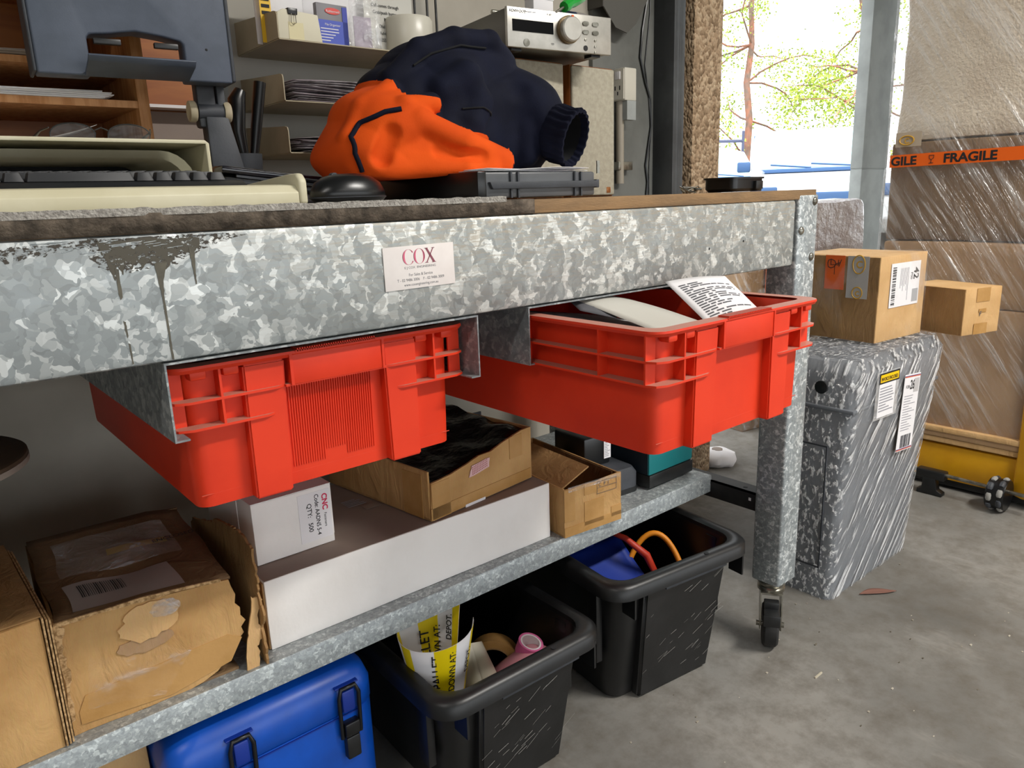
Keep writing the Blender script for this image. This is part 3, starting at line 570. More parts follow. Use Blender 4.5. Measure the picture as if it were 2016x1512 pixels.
# ------------------------------------------------------------------ floor under the bench
def tub(loc, rz, W, Dp, H, label):
    t = thing('storage_tub', label, 'tub', loc, rz, 'black plastic storage tubs under the bench')
    w2 = W/2; wb = w2-.055
    def lp(w, y0, y1, z, rad, notch=0):
        p = rr(-w, w, y0, y1, rad, z, 5); return p
    out = [rr(-wb, wb, .075, Dp-.075, .03, .004, 6), rr(-wb-.004, wb+.004, .07, Dp-.07, .035, .012, 6), rr(-w2+.03, w2-.03, .03, Dp-.03, .045, H-.03, 6), rr(-w2+.028, w2-.028, .028, Dp-.028, .045, H-.012, 6)]
    inn = [rr(-w2+.032, w2-.032, .032, Dp-.032, .042, H-.012, 6), rr(-wb+.002, wb-.002, .077, Dp-.077, .03, .012, 6)]
    obj('body', MB().loft(out+inn), BLKTUB, t, 50)
    rim = [rr(-w2+.032, w2-.032, .032, Dp-.032, .042, H-.014, 6), rr(-w2+.030, w2-.030, .030, Dp-.030, .042, H-.004, 6), rr(-w2+.022, w2-.022, .022, Dp-.022, .045, H, 6), rr(-w2+.008, w2-.008, .008, Dp-.008, .05, H-.001, 6), rr(-w2+.001, w2-.001, .001, Dp-.001, .052, H-.008, 6), rr(-w2, w2, 0, Dp, .052, H-.03, 6), rr(-w2+.003, w2-.003, .003, Dp-.003, .05, H-.03, 6), rr(-w2+.004, w2-.004, .004, Dp-.004, .05, H-.012, 6)]
    obj('rim', MB().loft(rim, False, False), BLKTUB, t, 50)
    # front bulge panel between two corner recesses
    a = .62
    m = MB().loft([[(-w2*a+.03, .075, .001), (w2*a-.01, .075, .001), (w2*a-.01, .05, .001), (-w2*a+.03, .05, .001)], [(-w2*a+.015, .05, H-.03), (w2*a, .05, H-.03), (w2*a, .013, H-.03), (-w2*a+.015, .013, H-.03)]])
    bmesh.ops.bevel(m.bm, geom=m.bm.edges[:], offset=.006, segments=3, affect='EDGES'); obj('front_panel', m, BLKTUB, t, 50)
    obj('grip_strip', MB().box(-.06, .11, .004, .008, H-.038, H-.033, .001), GREYP, t)
    for x in (-w2*.72, w2*.82): obj('gusset', MB().box(x-.002, x+.002, .004, .04, H-.075, H-.02), BLKTUB, t, 0)
    for s in (-1, 1): obj('side_rib', MB().box(min(s*(w2-.035), s*(w2-.02)), max(s*(w2-.035), s*(w2-.02)), .08, .11, .1, H-.02, .002), BLKTUB, t)
    obj('dimple', MB().lathe([(.0001, .0004), (.005, .0004), (.005, 0), (.0001, 0)], 14, M=Matrix.Translation((.06, .015, H+.0002))), INK, t)
    rg = random.Random(int(W*1000)+3); sl = (.037)/(H-.03); m = MB()
    for k in range(34):
        x = rg.uniform(-w2*.5, w2*.55); z = rg.uniform(.03, H-.06); L = rg.uniform(.006, .03); y = .05-sl*z-.0006; th = rg.uniform(.0003, .0009); dz = L*rg.uniform(.3, .8)
        m.loft([[(x, y, z), (x, y, z+th)], [(x+L, y-sl*dz, z+dz), (x+L, y-sl*dz, z+dz+th)]], False, False, closed=False)
    obj('scratches', m, SCUFF, t, 0); t.children[-1]['kind'] = 'stuff'
    return t
tub((.706, .042, 0), math.radians(-1.5), .362, .5, .262, 'black plastic tub holding rolled yellow pallet labels, next to the blue case')
tub((1.12, .035, 0), math.radians(-7.5), .388, .5, .298, 'black plastic tub holding a blue brush and cords, beside the bench leg')
# blue case
t = thing('blue_case', 'blue hard plastic case with two latches under the shelf', 'case', (.336, .19, 0))
w2 = .161
obj('body', MB().loft([rr(-w2+.012, w2-.012, .01, .27, .03, 0, 5), rr(-w2, w2, 0, .28, .035, .012, 5), rr(-w2, w2, 0, .28, .035, .226, 5), rr(-w2+.003, w2-.003, .003, .277, .033, .228, 5)]), BLUE, t, 45)
obj('lid', MB().loft([rr(-w2+.003, w2-.003, .003, .277, .033, .228, 5), rr(-w2-.001, w2+.001, -.001, .281, .035, .231, 5), rr(-w2-.001, w2+.001, -.001, .281, .036, .262, 5), rr(-w2+.006, w2-.006, .006, .274, .036, .285, 5), rr(-w2+.02, w2-.02, .02, .26, .035, .298, 5), rr(-w2+.05, w2-.05, .05, .23, .03, .304, 5)]), BLUE, t, 60)
for x in (-.062, .108):
    l = obj('latch', MB().tube([(x-.016, -.006, .19), (x-.017, -.008, .262), (x-.012, -.006, .276), (x+.012, -.006, .276), (x+.017, -.008, .262), (x+.016, -.006, .19)], .0035, 8), BLKSM, t, 60)
    obj('clasp', MB().box(x-.011, x+.011, -.007, .004, .232, .27, .003), BLUED, l); obj('clasp_base', MB().box(x-.013, x+.013, -.014, .002, .192, .216, .003), BLKSM, l)
    obj('catch', MB().box(x-.012, x+.012, -.012, .002, .15, .19, .003), BLKP, l)
    obj('lid_lug', MB().box(x-.012, x+.016, .075, .10, .30, .309, .002), BLUE, t); obj('lid_recess', MB().box(x-.02, x+.02, -.0035, .02, .276, .279, .001), BLUED, t)
for x in (-.1, .05): obj('seam', MB().box(-w2+.03, w2-.03, -.0018, .002, .2245, .2262), BLUED, t, 0) if x < 0 else None
t = thing('beige_box', 'plain beige carton on the floor left of the blue case', 'box', (.02, .27, 0))
obj('body', wob(dense(-.2, .15, 0, .3, 0, .285, 3), .001), CARD3, t, 40); obj('tape', MB().box(-.2, .15, .12, .17, .2853, .2857), TAPE, t, 0)
# tub 1 contents
t = thing('label_roll', 'curled yellow and white pallet label sheet in the left tub', 'label roll', (.612, .18, .13), math.radians(-1.5))
def lr(u, v, R_=.062):
    a = math.radians(328-u*310); q = (.5+.5*v)*R_; return Vector((q*(1+.10*u)*math.cos(a), q*1.1*math.sin(a), .185*v+.02*v*math.cos(a)*.6))
obj('sheet', MB().grid(lambda u, v: lr(u, v), 40, 6), WHITE, t, 60, solid=.0006)
def band(u0, u1, v0, v1, mt, nm, k=1.004): return obj(nm, MB().grid(lambda u, v: Vector((lr(u0+(u1-u0)*u, v0+(v1-v0)*v).x*k, lr(u0+(u1-u0)*u, v0+(v1-v0)*v).y*k, lr(u0+(u1-u0)*u, v0+(v1-v0)*v).z)), 20, 4), mt, t, 60)
for k in (1.008, .992):
    for u0, u1 in ((.03, .09), (.20, .31), (.43, .5), (.56, .62), (.77, .88), (.96, 1)): band(u0, u1, .0, 1, YELLAB, 'yellow_band', k)
def curved(s, ang, z, size, Rr, inside=False, mt=INK, sx=1.):
    sl = math.atan2(.5*Rr, .185)*(1 if not inside else 1)
    # upright text reading bottom to top, wrapped flat at the given angle
    a = math.radians(ang); nrm = Vector((math.cos(a), math.sin(a), 0)); p = nrm*Rr; phi = ang+90 if not inside else ang-90
    F = Matrix.Translation(nrm*Rr+Vector((0, 0, .185))) @ Matrix.Rotation(math.radians(phi), 4, 'Z') @ Matrix.Rotation(PI/2+(sl if not inside else -sl), 4, 'X')
    txt(F, s, 0, (z-.185)/math.cos(sl), size, mt, t, a=90, n0=.0012, sx=sx, bold=.0002)
curved('PALLET', 243, .098, .022, .0665); curved('DOWN AT:', 266, .09, .016, .0675); curved('DEPOT.', 296, .115, .014, .0675); curved('DEPOT.', 198, .105, .014, .0645)
curved('PALLET', 74, .07, .024, .0625, True); curved('DOWN AT:', 52, .07, .016, .0625, True); curved('DEPOT.', 30, .125, .014, .062, True)
t = thing('rolled_liner', 'cream backing paper rolled into a cone in the left tub', 'paper roll', (.715, .175, .06), 0, rot=(math.radians(-6), math.radians(-10), .3))
obj('sheet', MB().grid(lambda u, v: ((.05-.028*v)*(1+.25*u)*math.cos(u*8.2+2.2), (.045-.02*v)*(1+.25*u)*math.sin(u*8.2+2.2), .19*v+.02*math.sin(u*8)), 44, 8), CREAM, t, 60, solid=.0006)
def taperoll(name, label, loc, rot, ro, ri, h, mt, mi):
    t = thing(name, label, 'tape roll', loc, 0, rot=rot)
    obj('tape', MB().loft([[(r*math.cos(2*PI*k/40), r*math.sin(2*PI*k/40), z) for k in range(40)] for r, z in ((ri+.003, 0), (ro, 0), (ro, h), (ri+.003, h))], False, False), mt, t)
    obj('core', MB().loft([[(r*math.cos(2*PI*k/40), r*math.sin(2*PI*k/40), z) for k in range(40)] for r, z in ((ri+.003, 0), (ri+.003, h), (ri, h), (ri, 0), (ri+.003, 0))], False, False), mi, t); return t
taperoll('tape_roll', 'brown packing tape roll standing in the left tub', (.80, .27, .115), (math.radians(75), 0, math.radians(-40)), .055, .038, .05, TAPE, CARD2)
taperoll('marking_tape', 'small pink and white tape roll in the left tub', (.80, .165, .185), (math.radians(18), math.radians(8), 0), .024, .017, .025, PINK, WHITE)
sheet('pink_bag', 'pink clear plastic bag slumped in the left tub', 'bag', [(.715, .105, .16), (.82, .105, .205), (.83, .18, .19), (.72, .2, .15)], mat('pink_plastic', 'cf8f9a', .25), .02, 10)
# tub 2 contents
t = thing('dustpan', 'dark blue dustpan lying in the right tub', 'dustpan', (1.075, .22, .17), math.radians(-7), rot=(math.radians(14), math.radians(6), math.radians(-7)))
obj('pan', MB().grid(lambda u, v: (-.085+.19*u, -.09+.21*v, .02*abs(2*u-1)**4+.05*v*v), 16, 10), BLUED, t, 60, solid=.003); obj('handle', MB().box(.0, .03, .1, .2, .05, .07, .006), BLUED, t)
t = thing('hand_brush', 'blue hand brush with bristles in the right tub', 'brush', (1.09, .34, .15), math.radians(10))
obj('handle', MB().box(-.02, .02, -.16, .1, 0, .02, .008), BLUED, t); m = MB(); rg = random.Random(4)
for k in range(260):
    x = rg.uniform(-.025, .025); y = rg.uniform(-.01, .1); m.tube([(x, y, .018), (x*1.6+rg.uniform(-.01, .01), y*1.1, .08+rg.uniform(0, .02))], .0007, 3)
o = obj('bristles', m, BLUED, t, 0); o['kind'] = 'stuff'
t = thing('red_cord', 'red rubber cord looped in the right tub', 'cord', (1.19, .17, .15)); obj('cord', MB().tube([(-.03, .2, .09), (-.045, .13, .13), (-.03, .07, .12), (-.005, .03, .085), (.005, .01, .04), (-.03, .03, .03), (-.06, .05, .03)], [.004, .005, .007, .009, .009, .007, .005], 10), mat('red_rubber', 'b8321c', .5), t, 60)
t = thing('hose_loop', 'orange yellow cord looped in the right tub', 'cord', (1.22, .18, .15)); obj('cord', MB().tube([(-.03+.07*math.sin(a*.06), .07*math.cos(a*.06), .06+.05*math.sin(a*.11)) for a in range(0, 60, 2)], .0065, 10), mat('orange_rubber', 'e08a1c', .5), t, 60)

# ------------------------------------------------------------------ right: wrapped goods
def dens(m, L=.04, cuts=3):
    bmesh.ops.subdivide_edges(m.bm, edges=[e for e in m.bm.edges if e.calc_length() > L], cuts=cuts, use_grid_fill=True); return m
t = thing('wrapped_grey_case', 'tall grey moulded case tightly wrapped in stretch film beside the bench leg', 'case', (1.675, .02, 0))
def gl(e, z0=0, z1=.6): return [rr(0-e, .43+e, 0-e, .215+e, .02, z0, 4), rr(.008-e, .46+e, -.006-e, .222+e, .025, .25, 4), rr(.03-e, .515+e, -.014-e, .235+e, .03, .50, 4), rr(.04-e, .55+e, -.012-e, .24+e, .035, .575+e*.5, 4), rr(.06-e, .548+e, .01-e, .235+e, .03, z1+e, 4)]
obj('shell', MB().loft(gl(0)), GREYBIN, t, 50)
obj('lid', MB().box(.022, .515, -.016, .24, .485, .495, .003), GREYBIN, t)
for y in (.06, .15): obj('corner_knob', MB().lathe([(.001, 0), (.016, 0), (.016, .006), (.001, .008)], 16, M=face((.012, y, .545), -90)), BLKP, t)
obj('side_groove', MB().box(-.0015, .002, .03, .19, .08, .085).box(-.0015, .002, .03, .033, .08, .40).box(-.0015, .002, .03, .19, .40, .404), GREYP, t, 0)
obj('side_latch', MB().box(-.002, .006, .1, .14, .43, .46, .002), BLKP, t)
m = MB().loft(gl(.004, 0, .603)); bmesh.ops.subdivide_edges(m.bm, edges=m.bm.edges[:], cuts=3, use_grid_fill=True)
for v in m.bm.verts: v.co += Vector((0, -1, 0))*max(0, .004*nz((v.co.x+v.co.z)*20, (v.co.x-v.co.z)*6, 1))
obj('stretch_film', m, FILM, t, 60)
F = face((0, -.0215, 0)) @ Matrix.Rotation(math.radians(-2), 4, 'Z')
iv = obj('invoice_pouch', MB().box(.10, .225, .455, .575, 0, .0008, M=F), film('pouch_clear', (10, 10, 10), base=.3, amt=.6), t, 0)
plate(F, .115, .205, .46, .55, WHITE, 'document', iv, .0006, .0008); rects(F, [(.112, .222, .545, .572)], INK, 'black_border', iv, .0003, .0015); rects(F, [(.117, .217, .549, .568)], mat('label_yellow', 'f2c400', .5), 'yellow_panel', iv, .0003, .0018)
txt(F, 'INVOICE ENCLOSED', .121, .5525, .0125, INK, iv, sx=.78, n0=.0024, bold=.0002); fine(F, .12, .2, .47, .535, 9, INKG, iv, n0=.0016, seed=5)
F2 = face((0, -.0215, 0)) @ Matrix.Translation((.262, .335, 0)) @ Matrix.Rotation(math.radians(-5), 4, 'Z')
lb = plate(F2, 0, .095, 0, .205, WHITE, 'freight_label', t, .0008)
for v in (.002, .197): rects(F2, [(.0, .095, v, v+.0025)], mat('red_stripe', 'd0603f', .5), 'stripe', lb, n0=.001); rects(F2, [(.0, .095, v+.0028, v+.0045)], mat('violet_stripe', '5b4f86', .5), 'stripe', lb, n0=.001)
txt(F2, '26', .036, .165, .034, INK, lb, sx=.8, n0=.0012, bold=.0006); txt(F2, 'FOR', .012, .168, .012, INK, lb, a=0, n0=.0012); fine(F2, .01, .085, .05, .148, 14, INKG, lb, n0=.001, seed=9, gap=.35); rects(F2, [(.06, .09, .155, .192)], mat('grey_panel', 'b9b7b8', .6), 'code_panel', lb, n0=.001)
barcode(F2, .02, .08, .008, .042, INKG, lb, n0=.001, n=22)
# box marked 42 on top of it
t = thing('parcel_box', 'cardboard parcel with orange tape and white address label, on the wrapped case', 'parcel', (1.975, .092, .606), math.radians(-5))
obj('body', wob(dense(0, .236, 0, .26, 0, .226, 4), .001, 10, 3), CARD3, t, 40); obj('shaded_side', wob(dense(-.0008, -.0001, .002, .258, .001, .224, 3, .0001), .0004, 10, 3), CARD2, t, 0)  # darker card over the left face paints in its shade
F = face((-.0012, 0, 0), -90)
ot = plate(F, -.155, -.098, .135, .2265, ORT, 'orange_tape', t); rects(F, [(-.128, -.1265, .175, .2), (-.138, -.116, .2, .2015), (-.14, -.138, .2, .215), (-.118, -.116, .2, .215)], INK, 'glass_symbol', ot)
m = MB(); g = [(-.148, .205), (-.146, .195), (-.138, .192), (-.128, .196), (-.124, .204), (-.128, .212), (-.138, .216), (-.146, .213)]
obj('goblet', MB().tube([F @ Vector((u, v, .001)) for u, v in g], .0011, 5, closed=True).tube([F @ Vector((u, v, .001)) for u, v in ((-.124, .204), (-.112, .207))], .001, 5).tube([F @ Vector((u, v, .001)) for u, v in ((-.115, .197), (-.108, .216))], .001, 5), INK, ot)
wt = plate(F, -.09, -.03, .115, .2265, mat('printed_white_tape', 'b9b6b4', .25), 'white_tape', t); GOLD = mat('gold_ink', 'c99a2e', .5)
def ellipse(F, cu, cv, ru, rv, mt, par, w_=.003, n0=.001): return obj('logo_ring', MB().tube([F @ Vector((cu+ru*math.cos(2*PI*k/30), cv+rv*math.sin(2*PI*k/30), n0)) for k in range(30)], w_/2, 5, closed=True), mt, par)
ellipse(F, -.058, .205, .017, .024, GOLD, wt); ellipse(F, -.058, .13, .014, .015, GOLD, wt); txt(F, 'C', -.066, .196, .026, GOLD, wt, a=0, bold=.0006); txt(F, 'C', -.064, .122, .018, GOLD, wt, bold=.0006)
F = face((0, -.0012, 0)); lb = plate(F, .052, .20, .088, .205, WHITE, 'address_label', t)
for i in range(1): barcode(F, .06, .078, .094, .196, INK, lb, False, n=34)
txt(F, '42', .168, .188, .036, INK, lb, a=-90, sx=.9, bold=.0006); txt(F, 'P00', .153, .176, .013, INK, lb, a=-90); fine(F, .10, .145, .098, .19, 7, INKG, lb, vert=True, seed=4, gap=.4); rects(F, [(.165, .195, .095, .13)], mat('grey_code', 'a8a8aa', .6), 'code_panel', lb)
obj('stretch_film', MB().box(-.003, .239, -.003, .262, -.0008, .229, .001), film('parcel_film', (4, 4, 3), (0, .5, 0), .015, .35, .56, .8, .12, .5), t)
# small carton beside it
t = thing('small_carton', 'small brown carton overhanging behind the labelled parcel', 'carton', (2.238, -.025, .602), math.radians(-16))
obj('body', wob(dense(0, .15, 0, .2, 0, .128, 3), .001, 12, 2), CARD3, t, 40); F = face((0, -.0008, 0)); plate(F, .045, .1, .09, .128, TAPE, 'tape', t); plate(F, .045, .1, .0, .03, TAPE, 'tape', t)
txt(F, 'F', .062, .05, .02, INKG, t); plate(F, .06, .09, .06, .07, TAPE, 'tape', t); obj('shaded_side', MB().box(-.0006, 0, .002, .198, .001, .127), CARD2, t, 0)  # left face turned from the light, its shade put into the card colour
# large wrapped pallet load
t = thing('wrapped_pallet_load', 'tall brown cardboard load wrapped in clear film with fragile tape', 'pallet load', (2.64, .39, 0))
def pl(x0, x1, y0, y1, z0, z1, nm, mt, amp=.006, seed=1): return obj(nm, wob(dense(x0, x1, y0, y1, z0, z1, 6, .01), amp, 5, seed), mt, t, 40)
pl(0, .9, -1.6, 0, .215, .62, 'lower_carton', CARDG); pl(.004, .9, -1.595, -.004, .622, .83, 'middle_carton', CARDG, .006, 3); pl(.006, .9, -1.595, -.006, .832, 1.145, 'upper_carton', CARDD, .006, 5)
pl(.012, .88, -1.58, -.015, 1.147, 1.61, 'bubble_wrapped_top', BUB, .02, 7)
for k in range(3): obj('cardboard_layer', wob(dense(-.012-.004*k, .9, -1.6, .02-.012*k, .165+.019*k, .183+.019*k, 5, .002), .002, 6, k), CARD3 if k != 1 else CARDG, t, 40)
m = dense(-.012, .93, -1.62, .012, .213, 1.62, 8, .012); wob(m, .01, 5, 9); obj('stretch_film', m, FILM2, t, 60)
F = face((-.016, 0, 0), -90) @ Matrix.Rotation(math.radians(.6), 4, 'Z')
tp = plate(F, .026, .84, 1.067, 1.106, ORT, 'fragile_tape', t, .001, .004)
for u in (.19, .565): txt(F, 'FRAGILE', u, 1.0735, .0375, INK, tp, sx=1.08, n0=.0055, bold=.0012)
txt(F, 'FRAGILE', -.02-.14, 1.0735, .0375, INK, tp, sx=1.08, n0=.0055, bold=.0012) if False else txt(F, 'GILE', .03, 1.0735, .0375, INK, tp, sx=1.08, n0=.0055, bold=.0012)
g = [(.148, 1.098), (.149, 1.088), (.155, 1.085), (.161, 1.089), (.162, 1.098)]
obj('glass_symbol', MB().tube([F @ Vector((u, v, .0055)) for u, v in g], .001, 5, closed=True).tube([F @ Vector((u, v, .0055)) for u, v in ((.155, 1.085), (.154, 1.075))], .001, 5).tube([F @ Vector((u, v, .0055)) for u, v in ((.148, 1.074), (.161, 1.075))], .001, 5), INK, tp)
lt = plate(F, .04, .12, 1.13, 1.175, mat('clear_print_tape', 'b5a794', .2), 'logo_tape', t, .0006, .004); ellipse(F, .075, 1.15, .022, .014, GOLD, lt, .004, .006); txt(F, 'C', .068, 1.141, .022, GOLD, lt, n0=.006, bold=.0006)
# yellow lifter under it
t = thing('yellow_lifter', 'yellow pallet lifter base with stabiliser foot and roller wheel', 'lifter', (2.62, .35, 0))
obj('side_panel', MB().box(.02, .06, -1.1, .03, .035, .155, .004), YEL, t); obj('skid', MB().box(.03, .9, -1.1, .0, .012, .036), BLKP, t, 0)
for y in (-.12, -.62, -1.05): obj('support_roller', MB().lathe([(.001, 0), (.018, 0), (.018, .06), (.001, .06)], 20, M=Matrix.Translation((.2, y, .018)) @ Matrix.Rotation(PI/2, 4, 'Y')), BLKP, t)
obj('mast', MB().box(-.012, .2, -.62, -.437, .03, .9, .03), YEL, t)
obj('rod', MB().tube([(-.045, .06, .082), (-.052, -.52, .068)], .006, 12), CHROME, t, 60)
m = MB(); m.tube([(-.0475+.0115*math.cos(k*.7), -.13-.0010*k, .0765+.0115*math.sin(k*.7)) for k in range(80)], .002, 6) if False else m.tube([(-.0465+.011*math.cos(k*.8), -.092-.00065*k, .0775+.011*math.sin(k*.8)) for k in range(110)], .0018, 6); obj('spring', m, CHROME, t, 60)
obj('sleeve', MB().box(-.066, -.03, -.265, -.175, .055, .085, .005), BLKP, t); obj('foot', MB().poly([(-.20, .06), (-.237, .06), (-.245, .02), (-.262, .012), (-.262, 0), (-.182, 0), (-.182, .014), (-.196, .02)], 'x', -.066, -.036, .003), BLKP, t)
wh = obj('roller_wheel', MB().lathe([(.01, -.026), (.048, -.026), (.05, -.02), (.05, .02), (.048, .026), (.01, .026)], 28, M=Matrix.Translation((-.05, -.42, .056)) @ Matrix.Rotation(PI/2, 4, 'X')), BLKSM, t)
for r_, o_ in ((-.014, 0), (.014, .33)):
    for k in range(9):
        a = 2*PI*k/9+o_; p = Vector((-.05+.047*math.cos(a), -.42+r_, .056+.047*math.sin(a))); d = Vector((-math.sin(a), 0, math.cos(a)))
        obj('roller', MB().tube([p-d*.012, p-d*.006, p+d*.006, p+d*.012], [.006, .0088, .0088, .006], 10), GREYP if k % 2 else SCUFF, wh, 60)
# wrapped pile further out
t = thing('wrapped_carton_pile', 'pile of cartons in clear plastic standing outside the doorway', 'carton pile', (2.72, .95, 0), math.radians(-8))
obj('lower_carton', wob(dense(0, .75, 0, .45, .0, .42, 3), .004, 6, 1), CARDD, t, 40); obj('middle_carton', wob(dense(.0, .76, .01, .45, .424, .72, 3), .004, 6, 2), CARD2, t, 40)
up = obj('plastic_bundle', wob(dense(.12, .78, .01, .42, .724, .955, 6, .03), .02, 6, 4), mat('crinkled_plastic', 'cfc4c4', .25, 0, 'e2dada', 8, bmp=.9, bs=16, bd=.03), t, 60)
F = face((0, -.004, 0)); op = plate(F, .10, .17, .50, .72, ORT, 'orange_tape', t); txt(F, 'FRAGILE', .152, .70, .05, INK, op, a=-90, bold=.001); plate(F, .18, .27, .5, .72, WHITE, 'white_tape', t)
obj('stretch_film', wob(dense(-.006, .77, -.006, .456, .0, .722, 5, .01), .006, 8, 5), FILM2, t, 60)
t = thing('white_roll', 'crumpled white plastic roll on the floor by the pebble wall end', 'roll', (2.32, .80, 0)); obj('roll', wob(MB().lathe([(.001, 0), (.06, 0), (.07, .02), (.065, .045), (.03, .055), (.001, .055)], 28), .008, 20, 2), WHITE, t, 60)
obj('core', MB().lathe([(.001, .05), (.02, .05), (.02, .06), (.001, .06)], 16), WDIRT, t)

# ------------------------------------------------------------------ bench top: left
TZ = 1.0127
t = thing('keyboard_tray', 'beige plastic keyboard tray along the bench edge', 'keyboard tray', (0, .04, TZ))
obj('front_lip', MB().poly([(0, 0), (0, .013), (.008, .021), (.022, .0225), (.03, .018), (.03, 0)], 'x', -.6, .379, .001), BEIGE, t, 40)
obj('base', MB().box(-.6, .379, .03, .175, 0, .005), BEIGE, t, 0)
obj('end_wall', MB().poly([(-.002, 0), (-.002, .026), (.006, .034), (.03, .034), (.175, .026), (.175, 0)], 'x', .379, .389, .003), BEIGE, t, 50)
t = thing('keyboard', 'black computer keyboard seen edge-on in the beige tray', 'keyboard', (0, .074, TZ+.017))
obj('case', MB().poly([(0, -.0115), (0, .006), (.012, .0115), (.125, .019), (.125, -.0115)], 'x', -.3, .335, .002), BLKP, t, 40)
for rw in range(5):
    y = .017+rw*.0205; z = .0125+rw*.0014
    x = .318-(0, .004, .009, .013, .0)[rw]; k = 0
    while x > .03:
        wd = .019*(2.2 if (k == 0 and rw in (1, 2)) else (5.2 if (rw == 0 and k == 5) else 1))
        m = MB().loft([rr(x-wd+.0008, x-.0008, y, y+.019, .002, z, 2), rr(x-wd+.003, x-.003, y+.003, y+.0165, .003, z+.0085, 2)]); obj('key', m, KEYS, t, 40)
        x -= wd; k += 1
t = thing('beige_riser', 'beige plastic desk riser with a dark open front behind the keyboard', 'riser', (0, .225, TZ))
obj('top', MB().poly([(-.6, .0785), (-.6, .083), (.345, .083), (.35, .079), (.35, 0), (.3455, 0), (.3455, .0785)], 'y', 0, .228, .0008), BEIGE, t, 40)
m = MB(); pr = [(-.6, .070), (.29, .070)]+[(.29+.04*math.sin(a), .03+.04*math.cos(a)) for a in (k*PI/12 for k in range(7))]+[(.33, 0)]
inn = [(-.6, .061), (.287, .061)]+[(.287+.034*math.sin(a), .027+.034*math.cos(a)) for a in (k*PI/12 for k in range(7))]+[(.321, 0)]
m.loft([[(a, .004, b) for a, b in pr], [(a, .012, b) for a, b in inn], [(a, .2, b) for a, b in inn]], False, False, closed=False); obj('inner_frame', m, BEIGE, t, 50)
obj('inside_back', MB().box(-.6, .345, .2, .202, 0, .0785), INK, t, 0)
# spectacles on the riser
t = thing('spectacles', 'thin-rimmed spectacles lying on the beige riser', 'spectacles', (.233, .248, TZ+.0835), math.radians(-4))
for s in (-1, 1):
    lp = [(s*.03+.024*math.cos(a)*(1 if math.sin(a) > 0 else .92), 0, .0005+.017*max(0, math.sin(a))**.7) for a in (PI*k/14 for k in range(15))]
    rimo = obj('rim', MB().tube(lp+[(s*.03-.01, 0, .0005), (s*.03+.01, 0, .0005)], .0008, 6, closed=True), STEEL, t, 60)
    obj('lens', MB().poly([(p[0], p[2]) for p in lp], 'y', -.0005, .0005), film('spectacle_lens%d' % s, (3, 3, 3), base=.03, amt=.06, rough=.05, tint=(.75, .73, .7)), t, 0)
    obj('temple', MB().tube([(s*.054, 0, .012), (s*.06, .03, .011), (s*.062, .09, .008)], [.0008, .0012, .0022], 6), BLKSM, t, 60)
obj('bridge', MB().tube([(-.007, 0, .010), (0, -.001, .013), (.007, 0, .010)], .0008, 6), STEEL, t, 60)
# pigeon-hole shelf
t = thing('pigeonhole_shelf', 'orange-brown timber pigeonhole unit at the back left of the bench', 'shelf unit', (0, .46, TZ))
obj('upright', MB().box(.336, .352, 0, .24, 0, .55, .001), WOODL, t); obj('upright', MB().box(-.3, -.284, 0, .24, 0, .55, .001), WOODL, t)
for z in (.146, .198, .32, .45): obj('board', MB().box(-.284, .336, .002, .238, z, z+.009 if z > .16 else z+.010), WOODL, t, 0)
obj('back_panel', MB().box(-.3, .352, .232, .24, 0, .55), WOOD, t, 0); obj('bottom_board', MB().box(-.284, .336, .002, .238, .0, .012), WOODL, t, 0)
t = thing('timber_backboard', 'orange-brown timber board with a pale strip beside the pigeonholes', 'board', (.36, .66, TZ))
obj('board', MB().box(0, .17, 0, .012, 0, .42), WOOD, t, 0); obj('white_strip', MB().box(0, .15, -.006, 0, .118, .165), WDIRT, t, 0); obj('ledge', MB().box(0, .16, -.04, 0, .168, .173), WHITE, t, 0); obj('hook_rod', MB().tube([(.03, -.045, .18), (.03, -.045, .06)], .003, 8), STEEL, t)
def papers(x, y, z, wd, dp, n, label, mt=WHITE, seed=0, th=.0016, cat='papers', ripple=.004, mt2=None):
    rg = random.Random(seed); t = thing('paper_stack', label, cat, (x, y, z)); zz = 0
    for k in range(n):
        dx = rg.uniform(-.008, .008); dy = rg.uniform(-.008, .004); a = rg.uniform(-.05, .05); ph = rg.uniform(0, 6); am = rip = ripple*rg.uniform(.2, 1)
        m = MB().grid(lambda u, v: (dx+wd*u+a*dp*(v-.5), dy+dp*v-a*wd*(u-.5), zz+am*(1+math.sin(ph+u*5+v*2))*.35+.0005), 10, 4)
        obj('sheet', m, mt if (not mt2 or rg.random() < .6) else mt2, t, 60, solid=th*.55); zz += th
    return t
papers(.10, .455, TZ+.1565, .20, .2, 5, 'white papers lying on the middle pigeonhole board', seed=1, th=.002, ripple=.002)
papers(.08, .455, TZ+.0125, .22, .2, 9, 'creased white papers lying in the bottom pigeonhole', seed=2, th=.008, ripple=.006)
papers(.10, .455, TZ+.2075, .12, .2, 3, 'pale papers lying on the upper pigeonhole board', seed=3, th=.002, ripple=.002, mt=WDIRT)
o = sheet('curled_paper', 'white paper with its corner curled up in the bottom pigeonhole', 'paper', [(.13, .452, TZ+.092), (.275, .452, TZ+.094), (.275, .6, TZ+.094), (.13, .6, TZ+.092)], WHITE, 0, 12, .026)
